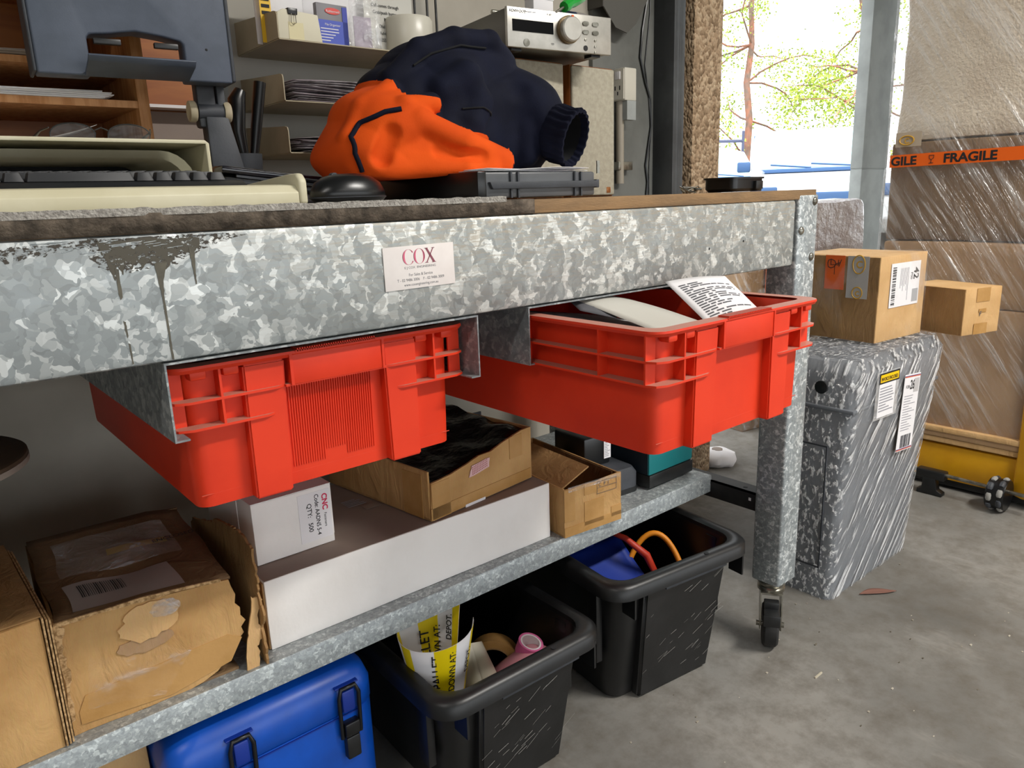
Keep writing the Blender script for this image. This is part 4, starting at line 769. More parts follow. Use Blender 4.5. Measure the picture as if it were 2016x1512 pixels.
# monitor on stand
t = thing('monitor', 'slate grey monitor with a flip-down bottom flap on an adjustable stand', 'monitor', (.194, .345, 1.181), math.radians(-4.5))
def mp(pts, nm, bev=.004): return obj(nm, MB().poly(pts, 'y', 0, .035, bev, seg=3), SLATE, t, 40)
W = .236
outl = [(0, .006), (.005, 0), (.175, 0), (.176, .048), (.172, .053), (.14, .055), (.118, .058), (.09, .055), (.064, .052), (.06, .048), (.06, .005), (.1, 0)]
m = MB().poly([(0, 0), (.060, 0), (.060, .046), (.064, .05), (.085, .052), (.118, .0575), (.15, .054), (.172, .05), (.176, .046), (.176, 0), (W, 0), (W, .26), (0, .26)], 'y', 0, .035, .003, seg=3); obj('front_panel', m, SLATE, t, 40)
obj('side_edge', MB().box(-.004, .0005, .002, .06, .002, .26, .003, 3), GREYP, t, 40); obj('side_edge', MB().box(W-.0005, W+.006, .002, .06, .002, .26, .003, 3), GREYP, t, 40)
obj('flap', MB().poly([(0, 0), (.045, .012), (.052, .018), (.05, .0205), (.042, .016), (0, .005)], 'x', 0, .126, .0015, M=Matrix.Translation((.052, .004, -.001)) @ Matrix.Rotation(PI, 4, 'Z') @ Matrix.Translation((-.126, 0, 0))), SLATE, t, 40)
obj('slot_bar', MB().box(.068, .1, .004, .012, .040, .047, .001), BLKP, t); obj('slot_bar', MB().box(.14, .17, .004, .012, .040, .047, .001), BLKP, t)
obj('power_led', MB().lathe([(.0001, .0008), (.0015, .0005), (.0018, 0), (.0001, 0)], 12, M=face((.205, 0, .042))), INK, t)
nk = obj('neck', MB().box(.196, .222, .045, .07, -.055, .02, .004).box(.224, .236, .045, .075, -.075, .02, .003), GREYP, t)
for x in (.184, .232): obj('knob', MB().lathe([(.001, 0), (.014, 0), (.0148, .002), (.0148, .008), (.013, .01), (.001, .01)], 22, M=Matrix.Translation((x, .052, -.033)) @ Matrix.Rotation(PI/2, 4, 'Y')), BEIGEM, nk)
obj('hinge', MB().lathe([(.001, 0), (.012, 0), (.012, .036), (.001, .036)], 20, M=Matrix.Translation((.196, .052, -.033)) @ Matrix.Rotation(PI/2, 4, 'Y')), GREYP, nk)
obj('arm', MB().poly([(.204, -.04), (.236, -.04), (.262, -.163), (.205, -.163)], 'y', .04, .07, .003), GREYP, t, 40)
# laptop
t = thing('closed_laptop', 'closed dark laptop propped on a stack beside the riser', 'laptop', (.372, .262, TZ+.027), 0, rot=(math.radians(2), math.radians(7), math.radians(-6)))
obj('lid', MB().box(0, .20, 0, .105, .018, .028, .003), mat('dark_gloss', '14131c', .15, coat=.6), t); obj('base', MB().box(.005, .19, .004, .103, .002, .014, .002), BLKSM, t); obj('hinge_strip', MB().box(.02, .18, .002, .006, .0145, .0175), GREYP, t, 0)
t = thing('dark_book', 'dark folder lying under the closed laptop', 'folder', (.375, .268, TZ), math.radians(-3)); obj('cover', MB().box(0, .17, 0, .10, .001, .004, .001).box(0, .17, 0, .10, .017, .02, .001), BLKP, t); obj('pages', MB().box(.003, .165, .003, .098, .004, .017), PAPERG, t, 0)
# pen cup
t = thing('pen_cup', 'dark grey pen cup with black scissor handles behind the laptop', 'cup', (.50, .50, TZ))
obj('cup', MB().loft([[(r*math.cos(2*PI*k/24), r*math.sin(2*PI*k/24), z) for k in range(24)] for r, z in ((.001, .001), (.026, .001), (.03, .085), (.028, .085), (.024, .004), (.001, .004))]), GREYP, t)
s = thing('scissors', 'black handled scissors standing in the pen cup', 'scissors', (.513, .495, TZ+.01)); obj('handle', MB().tube([(-.012, 0, .04), (-.02, 0, .11), (-.016, 0, .16), (-.008, 0, .175)], [.006, .012, .014, .009], 10), BLKSM, s, 60); obj('handle', MB().tube([(-.002, .004, .04), (.014, .004, .12), (.028, .004, .19)], [.006, .009, .01], 10), BLKSM, s, 60)
obj('blade', MB().box(-.008, .004, 0, .002, .0, .05), CHROME, s, 0)
# mouse
t = thing('computer_mouse', 'black computer mouse on the bench beside the tray', 'mouse', (.465, .085, TZ), math.radians(8))
def ml(z, sx, sy, off=0): return [(.053*sx*math.cos(a), .033*sy*math.sin(a)+off, z) for a in (2*PI*k/32 for k in range(32))]
obj('body', MB().loft([ml(.001, .9, .9), ml(.006, 1, 1), ml(.014, .98, .98), ml(.024, .86, .88), ml(.031, .64, .7), ml(.0345, .35, .4), ml(.0352, .05, .06)]), BLKSM, t, 70); obj('wheel', MB().lathe([(.001, -.003), (.006, -.003), (.006, .003), (.001, .003)], 16, M=Matrix.Translation((-.02, 0, .03)) @ RX90), GREYP, t)
obj('seam', MB().tube([(.053*1.003*math.cos(a), .033*1.003*math.sin(a), .0065) for a in (2*PI*k/32 for k in range(32))], .0006, 4, closed=True), GREYP, t)
# organiser case
t = thing('organiser_case', 'flat black and grey plastic organiser case under the jacket', 'case', (.63, .032, TZ-.003), 0)
obj('shell', MB().box(0, .222, 0, .30, .002, .0365, .003), mat('smoky_grey_plastic', '4a4c4f', .35, 0, '55575a', 10), t); obj('spine', MB().box(-.003, .012, -.002, .302, .001, .0375, .002), BLKSM, t)
for x in (.055, .068, .178, .191): obj('rib', MB().box(x-.0015, x+.0015, -.003, 0, .002, .0365), GREYP, t, 0)
obj('catch_bar', MB().poly([(.018, .017), (.015, .0235), (.222, .0235), (.222, .014), (.02, .014)], 'y', -.006, 0, .001), GREYP, t); obj('hinge_pin', MB().box(.222, .228, -.004, .004, .013, .025, .001), GREYP, t)
papers(.645, .04, TZ+.0345, .20, .2, 3, 'white papers lying on the organiser case under the jacket', seed=12, th=.0012, ripple=.008)

# ------------------------------------------------------------------ wall rack with three trays
t = thing('brochure_rack', 'beige metal three-tier rack fixed to the back wall', 'rack', (.651, .647, 0))
XR = .48
obj('back_sheet', MB().box(-.03, XR, .205, .212, 1.02, 1.62), mat('off_white_sheet', 'a8a49a', .6), t, 0)
obj('upper_tray', MB().box(0, XR, 0, .205, 1.3155, 1.3175), BEIGEM, t, 0)
for z, y0, nm in ((1.3175, 0, 'upper_end_plate'), (1.208, 0, 'middle_end_plate'), (1.113, 0, 'lower_end_plate')):
    obj(nm, MB().poly([(y0, z), (.205, z), (.205, z+.062), (.07, z+.052), (.012, z+.0485), (.003, z+.046), (y0, z+.040)], 'x', -.0015, .0005), BEIGEM, t, 0)
obj('middle_tray', MB().box(0, XR, .0, .205, 1.206, 1.208), BEIGEM, t, 0); obj('lower_tray', MB().box(0, XR, 0, .205, 1.111, 1.113), BEIGEM, t, 0)
obj('back_strip', MB().box(-.075, -.03, .205, .212, 1.02, 1.62), CONC, t, 0)
papers(.672, .645, 1.2085, .22, .19, 15, 'thick stack of mauve-grey papers in the middle rack tray', PAPERG, 21, .0026, ripple=.009, mt2=mat('mauve_paper', '8d8187', .8))
papers(.668, .645, 1.1135, .2, .19, 11, 'stack of mauve-grey papers in the bottom rack tray', PAPERG, 22, .0024, ripple=.008, mt2=mat('mauve_paper_dark', '7a6d73', .8))
# things standing on the upper tray
t = thing('cream_folder', 'cream cardboard holder with a binder clip on the upper rack tray', 'folder', (.652, .648, 1.3178))
obj('panel', MB().poly([(0, 0), (.088, 0), (.082, .048), (.012, .052), (0, .045)], 'y', 0, .012, .001), CREAM, t, 30); obj('tape', MB().box(.02, .05, -.0008, 0, .0, .03), mat('masking_tape', 'd9cfa6', .6), t, 0)
k = thing('binder_clip', 'black binder clip gripping the cream folder', 'clip', (.682, .646, 1.366)); obj('body', MB().poly([(-.010, .006), (.010, .006), (.009, -.005), (-.009, -.005)], 'y', -.001, .012, .001), BLKSM, k)
obj('wire', MB().tube([(-.004, -.002, -.004), (-.006, -.003, -.02), (-.002, -.003, -.023), (.004, -.003, -.02), (.004, -.002, -.004)], .0007, 6), CHROME, k, 60)
t = thing('yellow_tag', 'yellow and black printed tag standing behind the cream folder', 'tag', (.642, .70, 1.3178)); obj('card', MB().box(0, .022, 0, .001, .0, .13), mat('tag_yellow', 'e6b818', .5), t, 0); rects(face((0, -.0006, 0)), [(.003, .019, .05+.012*k, .056+.012*k) for k in range(6)], INK, 'print', t, n0=0)
for i, (x, y, wd, h, lab) in enumerate(((.64, .72, .10, .14, 'tall white card standing behind the yellow tag'), (.745, .72, .14, .14, 'wide white card standing behind the blue packet'))):
    tag(obj('white_card', MB().box(x, x+wd, y+.01*i, y+.0025+.01*i, 1.3178, 1.3178+h, .0005), WHITE), lab, 'card')
t = thing('blue_packet', 'grey and blue printed packet with a red oval on the rack', 'packet', (.738, .66, 1.3178), math.radians(2))
obj('packet', MB().box(0, .068, 0, .012, 0, .075, .001), mat('packet_grey', '77757a', .5), t); F = face((0, -.0004, 0)); plate(F, .001, .067, .0, .045, mat('packet_blue', '3b4fb5', .45), 'blue_panel', t); plate(F, .056, .067, .0, .072, mat('packet_dark_blue', '2436a0', .45), 'side_stripe', t)
pr = obj('red_oval', MB().loft([[F @ Vector((.035+.017*math.cos(2*PI*k/28), .062+.006*math.sin(2*PI*k/28), z)) for k in range(28)] for z in (0, .0009)]), mat('red_oval_ink', 'd8453f', .5), t, 0); txt(F, 'Rubbermaid', .035, .0595, .006, WHITE, pr, al='CENTER', n0=.0012)
txt(F, 'File Organizer', .033, .035, .006, WHITE, t, al='CENTER', n0=.0009); fine(F, .006, .05, .003, .03, 5, WHITE, t, n0=.0007, seed=6, gap=.3)
t = thing('zip_bag', 'clear zip bag with a mauve card inside on the rack', 'bag', (.812, .665, 1.3178)); obj('bag', MB().grid(lambda u, v: (.07*u, .004*math.sin(3*u+5*v), .11*v), 8, 8), film('zip_film', (16, 16, 10), base=.14, amt=.6), t, 60, solid=.001); obj('card', MB().box(.012, .052, .006, .008, .002, .062), mat('mauve_card', 'a99aac', .7), t, 0)
t = thing('phone_notice', 'white printed instruction notice standing on the rack', 'notice', (.872, .71, 1.3178)); obj('sheet', MB().box(0, .12, 0, .001, 0, .12), mat('notice_paper', 'c2c0b8', .7), t, 0); F = face((0, -.0004, 0))
for i, s_ in enumerate(('Call comes through', 'Grab/push button', 'Press 1', 'Dial extension', 'Advise person', 'PRESS TRANSFER')): txt(F, s_, .06 if i > 1 else .052, .096-.0135*i, .0095, INK, t, al='CENTER' if i > 1 else 'CENTER', sx=.9, n0=.0004)
t = thing('white_canister', 'translucent white plastic canister on the rack', 'canister', (.974, .70, 1.3178)); obj('body', MB().lathe([(.001, 0), (.05, 0), (.052, .004), (.052, .072), (.048, .078), (.001, .079)], 36), mat('milky_plastic', 'cfcbbd', .3), t)
t = thing('clear_pouch', 'crumpled clear plastic pouch at the back of the upper tray', 'pouch', (.79, .735, 1.3178)); obj('pouch', MB().grid(lambda u, v: (.15*u, .01*nz(u*4, v*4), .15*v), 14, 12), film('pouch_gloss', (12, 12, 12), base=.25, amt=.75), t, 70, solid=.001)
obj('red_seal', MB().tube([(.07, -.012, .115), (.1, -.012, .125), (.13, -.012, .14)], .0015, 6), mat('red_seal', 'e04a5a', .4), t)
for i, x in enumerate((1.04, 1.06, 1.095, 1.12)):
    tag(obj('steel_rod', MB().tube([(x, .80, 1.34), (x, .80, 2.0)], .003, 8), STEEL, None, 60), ('leftmost thin steel rod hanging behind the stereo', 'second thin steel rod from the left hanging behind the stereo', 'third thin steel rod from the left hanging behind the stereo', 'rightmost thin steel rod hanging behind the stereo')[i], 'rod', 'thin steel rods behind the stereo')

# ------------------------------------------------------------------ speakers and stereo
def speaker(x, label):
    t = thing('loudspeaker', label, 'loudspeaker', (x, .50, TZ-.004), 0, 'bookshelf loudspeakers under the stereo')
    obj('cabinet', MB().box(0, .142, .008, .2, 0, .292, .002), mat('speaker_wood', '8a5225', .45, 0, '6f3f18', 8, scale=(8, 8, 1)), t)
    obj('grille', MB().box(.001, .141, 0, .009, .003, .289, .004, 3), SPK, t); return t
speaker(1.105, 'loudspeaker with grey cloth front half hidden behind the jacket'); sp2 = speaker(1.272, 'loudspeaker with grey cloth front at the right, clear of the jacket')
obj('badge', MB().box(.112, .126, -.001, .001, .008, .022, .002), mat('brass_badge', 'a0683c', .3, .6), sp2)
t = thing('stereo_receiver', 'silver stereo receiver with a large round knob on the speakers', 'stereo', (1.045, .452, TZ+.291), math.radians(-8))
obj('cabinet', MB().box(.002, .262, .008, .22, .006, .077, .001), mat('brushed_dark_silver', '6a6862', .4, .7), t); obj('front_panel', MB().box(0, .266, 0, .009, .004, .079, .0015), SILV, t)
F = face((0, -.0002, 0)); plate(F, .012, .112, .034, .056, GLASSD, 'display', t, .0008)
kb = obj('volume_knob', MB().lathe([(.001, .02), (.022, .02), (.0245, .018), (.025, 0), (.027, 0), (.027, -.001), (.001, -.001)], 48, M=F @ Matrix.Translation((.148, .045, 0))), SILV, t); obj('marker', MB().box(.1455, .1505, .0672, .0705, .018, .0206, M=F), ORT, kb, 0)
obj('knob_collar', MB().lathe([(.0255, 0), (.0275, 0), (.0275, .008), (.0255, .008)], 40, M=F @ Matrix.Translation((.148, .045, 0))), mat('bronze_collar', '77654a', .35, .7), t)
for u, v in ((.196, .062), (.222, .062), (.196, .045), (.222, .045)): obj('button', MB().loft([[F @ Vector((u+p[0], v+p[1], z)) for p in [(a[0], a[1]) for a in rr(-.008, .008, -.0042, .0042, .004, 0, 4)]] for z in (0, .0022)]), CHROME, t, 50)
for u, v in ((.196, .030), (.222, .030), (.222, .018), (.222, .006+.0005)): obj('small_button', MB().lathe([(.0001, .002), (.0025, .0016), (.003, 0), (.0001, 0)], 16, M=F @ Matrix.Translation((u, v, 0))), CHROME, t)
obj('phones_jack', MB().lathe([(.0001, .0008), (.0055, .0008), (.0055, 0), (.0001, 0)], 20, M=F @ Matrix.Translation((.196, .0135, 0))), INK, t); obj('headphone_ring', MB().lathe([(.006, 0), (.0075, 0), (.0075, .001), (.006, .001)], 20, M=F @ Matrix.Translation((.045, .014, 0))), CHROME, t)
txt(F, 'KENWOOD', .006, .069, .0075, INKG, t, n0=.0004); fine(F, .042, .095, .0705, .0725, 1, INKG, t, n0=.0003); txt(F, 'R-307', .097, .0695, .005, INKG, t, n0=.0004); txt(F, 'CD', .106, .014, .005, INK, t, n0=.0004)
for x in (.03, .235): obj('foot', MB().box(x-.012, x+.012, .015, .04, 0, .006), BLKP, t, 0)
zt = TZ+.291+.0775
t = thing('screwdriver', 'green handled screwdriver lying on the stereo', 'screwdriver', (1.19, .44, zt+.013), 0, rot=(0, math.radians(-26), math.radians(10)))
obj('handle', MB().lathe([(.001, 0), (.011, .002), (.0125, .012), (.010, .026), (.0125, .04), (.013, .07), (.0115, .086), (.001, .09)], 10, M=Matrix.Rotation(PI/2, 4, 'Y')), GREEN, t, 30); obj('shank', MB().tube([(0, 0, 0), (-.014, 0, 0), (-.03, 0, 0)], [.003, .003, .002], 8), CHROME, t)
t = thing('glue_bottle', 'small navy and grey squeeze bottle lying on the stereo', 'bottle', (1.235, .50, zt+.013), 0, rot=(0, math.radians(92), math.radians(-12))); obj('body', MB().lathe([(.001, 0), (.012, .001), (.0125, .01), (.0125, .04), (.001, .04)], 24), mat('bottle_navy', '24344f', .4), t); obj('neck', MB().lathe([(.0125, .04), (.0122, .06), (.01, .075), (.001, .075)], 24), mat('bottle_grey', '8c8682', .4), t); obj('cap', MB().lathe([(.01, .075), (.009, .092), (.001, .093)], 24), mat('bottle_lilac', '9a9aa8', .4), t)
t = thing('socket_bar', 'steel rod tool lying on the stereo behind the screwdriver', 'tool', (1.07, .53, zt+.008), math.radians(-6)); obj('rod', MB().tube([(0, 0, 0), (.07, 0, 0)], .0045, 12), CHROME, t); obj('grip', MB().tube([(.07, 0, 0), (.11, 0, -.001)], .0075, 12), BLKP, t)
t = thing('label_box', 'white printed label box standing behind the screwdriver', 'box', (1.215, .56, zt), 0); obj('body', MB().box(0, .06, 0, .03, 0, .06, .001), WHITE, t); txt(face((0, -.0004, 0)), 'ng', .02, .02, .025, INKG, t); obj('lid', MB().box(-.001, .061, -.001, .031, .06, .064), WHITE, t, 0)

# ------------------------------------------------------------------ wall fittings, right
t = thing('power_outlet', 'white power outlet box on the wall with conduit below', 'outlet', (1.79, .80, 1.285))
obj('box', MB().box(.0, .052, .0, .05, 0, .092, .003), mat('outlet_white', 'c9c5b8', .4), t); F = face((0, .05, 0), -90); plate(F, .003, .047, .004, .088, mat('outlet_plate', 'd2cec2', .35), 'plate', t, .003)
obj('switch', MB().box(.015, .035, .06, .082, .003, .007, .001, M=F), WHITE, t); rects(F, [(.012, .016, .03, .042), (.03, .034, .03, .042), (.022, .026, .016, .026)], INK, 'socket_slot', t, n0=.0031)
obj('conduit', MB().tube([(.012, .03, 0), (.012, .03, -.24)], .012, 14), mat('conduit_cream', '9a9284', .5), t); obj('saddle', MB().box(-.004, .06, .02, .05, -.2, -.175, .002), CHROME, t); obj('gusset', MB().poly([(0, 0), (.045, 0), (.045, -.03), (.02, -.055), (0, -.055)], 'x', .01, .05), CONC, t, 0)
t = tag(obj('black_cable', MB().tube([(1.935, .84, 2.2), (1.94, .84, 1.6), (1.915, .84, 1.50), (1.905, .84, 1.42), (1.93, .84, 1.35), (1.955, .84, 1.30), (1.96, .84, 1.22), (1.945, .84, 1.15), (1.935, .84, 1.10), (1.945, .84, 1.05), (1.94, .84, 1.01), (1.94, .84, .9)], .0035, 6), BLKSM), 'black cable hanging down the wall beside the door track', 'cable')
t = tag(obj('thin_cable', MB().tube([(1.95, .842, 2.2), (1.952, .842, 1.55), (1.93, .842, 1.40), (1.95, .842, 1.31), (1.962, .842, 1.2), (1.955, .842, 1.1), (1.955, .842, .9)], .002, 6), STEEL), 'thin grey cable hanging beside the black cable', 'cable')
t = thing('shelf_bracket', 'grey steel gusset plate at the top of the wall', 'bracket', (1.70, .80, 1.47)); obj('plate', MB().poly([(.0, .20), (.0, .06), (.05, .01), (.1, .0), (.14, .03), (.19, .10), (.29, .3), (0, .3)], 'y', 0, .004), mat('bracket_steel', '55534e', .6, .3), t, 0); obj('flange', MB().box(-.004, .0, 0, .06, .06, .3), mat('bracket_flange', '4a4844', .6, .3), t, 0)
for k in range(7):
    pass
t = thing('steel_clips', 'small heap of shiny wire clips on the bench near the door track', 'clips', (1.33, .22, TZ-.004)); rg = random.Random(9)
for k in range(6): obj('clip', MB().tube([(rg.uniform(-.03, .03), rg.uniform(-.02, .02), rg.uniform(.001, .016)) for _ in range(5)], .0014, 6), CHROME, t, 60)
t = thing('black_lid_tray', 'shallow black plastic container at the right end of the bench', 'container', (1.275, .07, 1.0088), math.radians(2))
obj('body', MB().loft([rr(.005, .105, .005, .065, .01, .0), rr(.0, .11, 0, .07, .012, .006), rr(.0, .11, 0, .07, .012, .024), rr(.006, .104, .006, .064, .01, .024), rr(.006, .104, .006, .064, .01, .006)]), BLKSM, t); obj('rim', MB().loft([rr(-.003, .113, -.003, .073, .013, .024), rr(-.003, .113, -.003, .073, .013, .0275), rr(.004, .106, .004, .066, .011, .0275)], False, False), BLKP, t); obj('tab', MB().box(.07, .095, -.006, 0, .004, .02, .001), BLKP, t); obj('latch', MB().box(.11, .118, .01, .04, .0, .008, .001), BLKP, t)

# ------------------------------------------------------------------ jacket (smooth union of soft volumes, meshed)
def surfnet(f, lo, hi, n):
    lo = np.array(lo); hi = np.array(hi); h = (hi-lo).max()/n; dims = np.ceil((hi-lo)/h).astype(int)+1
    ax = [lo[i]+h*np.arange(dims[i]) for i in range(3)]; X, Y, Z = np.meshgrid(*ax, indexing='ij'); V = f(X, Y, Z)
    S = V < 0; cs = np.zeros(tuple(dims-1), int)
    for i in (0, 1):
        for j in (0, 1):
            for k in (0, 1): cs += S[i:dims[0]-1+i, j:dims[1]-1+j, k:dims[2]-1+k]
    act = (cs > 0) & (cs < 8); idx = -np.ones(act.shape, int); cells = np.argwhere(act); idx[act] = np.arange(len(cells))
    acc = np.zeros((len(cells), 3)); cnt = np.zeros(len(cells)); cor = [(i, j, k) for i in (0, 1) for j in (0, 1) for k in (0, 1)]
    for a in range(8):
        for b in range(a+1, 8):
            d = np.array(cor[b])-np.array(cor[a])
            if abs(d).sum() != 1: continue
            ca = cells+np.array(cor[a]); cb = cells+np.array(cor[b]); va = V[tuple(ca.T)]; vb = V[tuple(cb.T)]; m = (va < 0) != (vb < 0)
            tt = np.where(m, va/np.where(m, va-vb, 1), 0); acc[m] += (ca+d*tt[:, None])[m]; cnt[m] += 1
    P = lo+h*acc/cnt[:, None]; F = []
    for axx in range(3):
        sl = [slice(None)]*3; s1 = list(sl); s2 = list(sl); s1[axx] = slice(0, -1); s2[axx] = slice(1, None); chg = S[tuple(s1)] != S[tuple(s2)]
        u, v = [(1, 2), (2, 0), (0, 1)][axx]
        for e in np.argwhere(chg):
            if e[u] < 1 or e[v] < 1 or e[u] >= act.shape[u] or e[v] >= act.shape[v]: continue
            q = []
            for du, dv in ((-1, -1), (0, -1), (0, 0), (-1, 0)):
                c = e.copy(); c[u] += du; c[v] += dv; q.append(idx[tuple(c)])
            if min(q) < 0: continue
            F.append(q if S[tuple(e)] else q[::-1])
    return P, F
def sdcap(X, Y, Z, a, b, ra, rb):
    a = np.array(a); b = np.array(b); d = b-a; L2 = d@d; tt = np.clip(((X-a[0])*d[0]+(Y-a[1])*d[1]+(Z-a[2])*d[2])/L2, 0, 1)
    return np.sqrt((X-a[0]-tt*d[0])**2+(Y-a[1]-tt*d[1])**2+(Z-a[2]-tt*d[2])**2)-(ra+(rb-ra)*tt)
def sdell(X, Y, Z, c, r):
    k = np.sqrt(((X-c[0])/r[0])**2+((Y-c[1])/r[1])**2+((Z-c[2])/r[2])**2); return (k-1)*min(r)
def smin(a, b, k): h = np.clip(.5+.5*(b-a)/k, 0, 1); return b*(1-h)+a*h-k*h*(1-h)
JB = TZ+.034
def jacket(X, Y, Z):
    d = sdell(X, Y, Z, (.70, .24, 1.13), (.115, .11, .118))
    d = smin(d, sdell(X, Y, Z, (.795, .26, 1.165), (.072, .085, .09)), .05)
    d = smin(d, sdell(X, Y, Z, (.575, .20, 1.105), (.068, .085, .06)), .05)
    d = smin(d, sdell(X, Y, Z, (.545, .19, 1.068), (.05, .08, .035)), .03)
    d = smin(d, sdcap(X, Y, Z, (.55, .14, 1.064), (.70, .105, 1.060), .022, .020), .02)
    d = smin(d, sdcap(X, Y, Z, (.60, .145, 1.102), (.70, .13, 1.082), .028, .018), .02)
    d = smin(d, sdcap(X, Y, Z, (.80, .23, 1.195), (.858, .172, 1.140), .052, .046), .03)
    d = smin(d, sdcap(X, Y, Z, (.858, .172, 1.140), (.864, .158, 1.124), .046, .040), .015)
    d = smin(d, sdell(X, Y, Z, (.835, .23, 1.09), (.065, .075, .06)), .03)
    def ridge(d, pts, r_, k):
        for a, b in zip(pts, pts[1:]): d = smin(d, sdcap(X, Y, Z, a, b, r_, r_), k)
        return d
    def carve(d, pts, r_, k):
        for a, b in zip(pts, pts[1:]): d = -smin(-d, sdcap(X, Y, Z, a, b, r_, r_), k)
        return d
    wp = 1.1*np.sin(18*X+11*Z+6*Y)+.7*np.sin(27*Z-13*X)
    nav = np.clip((X-.60)*12, 0, 1); ora = 1-nav
    d = d+nav*.0075*(1-np.abs(np.sin(27*(X*.9-Z*.3)+wp)))+ora*.006*(1-np.abs(np.sin(38*(Z*.9+X*.5)+.7*wp)))+.002*np.sin(80*(X*.6-Z*.5)+2*wp)-.004
    d = carve(d, [(.63, .13, 1.17), (.69, .115, 1.205), (.77, .125, 1.205), (.80, .14, 1.18)], .018, .014)
    d = carve(d, [(.735, .11, 1.165), (.75, .115, 1.13)], .022, .02)
    d = carve(d, [(.80, .12, 1.15), (.815, .13, 1.09)], .02, .016)
    d = ridge(d, [(.605, .19, 1.18), (.65, .185, 1.222), (.71, .18, 1.242), (.78, .185, 1.246), (.825, .20, 1.222)], .016, .008)
    d = ridge(d, [(.66, .145, 1.165), (.70, .138, 1.185), (.72, .14, 1.15), (.70, .132, 1.12)], .018, .015)
    d = ridge(d, [(.545, .135, 1.085), (.598, .118, 1.118), (.66, .10, 1.09), (.728, .098, 1.066)], .017, .006)
    d = ridge(d, [(.55, .128, 1.056), (.66, .098, 1.054), (.73, .098, 1.06)], .013, .006)
    d = ridge(d, [(.625, .125, 1.142), (.585, .128, 1.135), (.56, .13, 1.10)], .015, .006)
    d = ridge(d, [(.515, .15, 1.058), (.513, .16, 1.095), (.54, .165, 1.135), (.588, .17, 1.165)], .013, .006)
    d = carve(d, [(.535, .115, 1.07), (.55, .112, 1.10)], .012, .008)
    d = carve(d, [(.615, .10, 1.078), (.68, .082, 1.07)], .008, .006)
    d = ridge(d, [(.86, .155, 1.165), (.83, .16, 1.12), (.825, .15, 1.075)], .014, .012)
    return np.maximum(d, JB-.002-Z+.003*np.sin(30*X))
P, Fq = surfnet(jacket, (.47, .05, 1.035), (.95, .38, 1.28), 170)
t = thing('work_jacket', 'crumpled navy and orange work jacket heaped on the organiser case', 'jacket', (.7, .2, JB))
base = np.array([.7, .2, JB])
ZB = ((.4, 1.2), (.585, 1.18), (.598, 1.152), (.632, 1.148), (.640, 1.12), (.66, 1.107), (.728, 1.104), (.734, 1.1), (.740, 1.03), (1.2, .9))
def gz(p): return np.interp(p[0], [q[0] for q in ZB], [q[1] for q in ZB])-p[2]
sel = {True: [], False: []}; side = {}
for q in Fq:
    key = bool(gz(P[q].mean(0)) > 0); sel[key].append(q)
    for i in q: side.setdefault(i, set()).add(key)
for i, ks in side.items():
    if len(ks) == 2: P[i][2] += max(-.003, min(.003, gz(P[i])))
for key, nm, mt in ((True, 'orange_panel', ORANGE), (False, 'navy_panel', NAVY)):
    used = {}; vs = []; fs = []
    for q in sel[key]:
        r_ = []
        for i in q:
            if i not in used: used[i] = len(vs); vs.append(tuple(P[i]-base))
            r_.append(used[i])
        fs.append(r_)
    me = bpy.data.meshes.new(nm); me.from_pydata(vs, [], fs); me.update(); obj(nm, me, mt, t, 180)
# cuff: ribbed open tube
cd = Vector((.16, -.93, -.30)).normalized(); ca = Vector((.868, .118, 1.106)); e1 = cd.cross(Vector((0, 0, 1))).normalized(); e2 = cd.cross(e1)
def cl(s_, r_, amp): return [ca+cd*s_+(e1*.78*math.cos(a)+e2*1.08*math.sin(a))*(r_+amp*math.sin(a*22))-Vector(base) for a in (2*PI*k/132 for k in range(132))]
obj('cuff', MB().loft([cl(-.03, .036, 0), cl(-.012, .042, .0006), cl(.0, .0405, .0018), (cl(.012, .0395, .0016)), cl(.024, .0425, .0018), cl(.028, .0410, .0014), cl(.028, .037, .0010), cl(.016, .034, .0006)], False, False), NAVY, t, 60)
obj('sleeve_lining', MB().loft([cl(.0165, .0342, 0), cl(-.005, .032, 0), cl(-.012, .028, 0)], False, True), DKIN, t, 60)
def surf(x, z):
    ys = np.linspace(.04, .30, 400); v = jacket(np.full(400, x), ys, np.full(400, z)); k = np.argmax(v < 0); return Vector((x, ys[k]-.0015, z))-Vector(base) if v.min() < 0 else None
def seam(nm, pts, r_, mt):
    out = []
    for (x0, z0), (x1, z1) in zip(pts, pts[1:]):
        for k in range(8):
            q = surf(x0+(x1-x0)*k/8, z0+(z1-z0)*k/8)
            if q is not None: out.append(q)
    obj(nm, MB().tube(out, r_, 8), mt, t, 60)
seam('collar_piping', [(.513, 1.052), (.505, 1.075), (.507, 1.097), (.523, 1.115), (.55, 1.128), (.572, 1.132)], .0035, NAVY)
seam('pocket_seam', [(.68, 1.138), (.71, 1.14), (.74, 1.13)], .0013, DKIN)
seam('shoulder_seam', [(.63, 1.198), (.66, 1.216), (.71, 1.231), (.77, 1.233)], .0016, DKIN)
obj('zip_pull', MB().box(.0, .006, 0, .002, 0, .02, M=Matrix.Translation((.24, -.09, .0))), CHROME, t, 0)

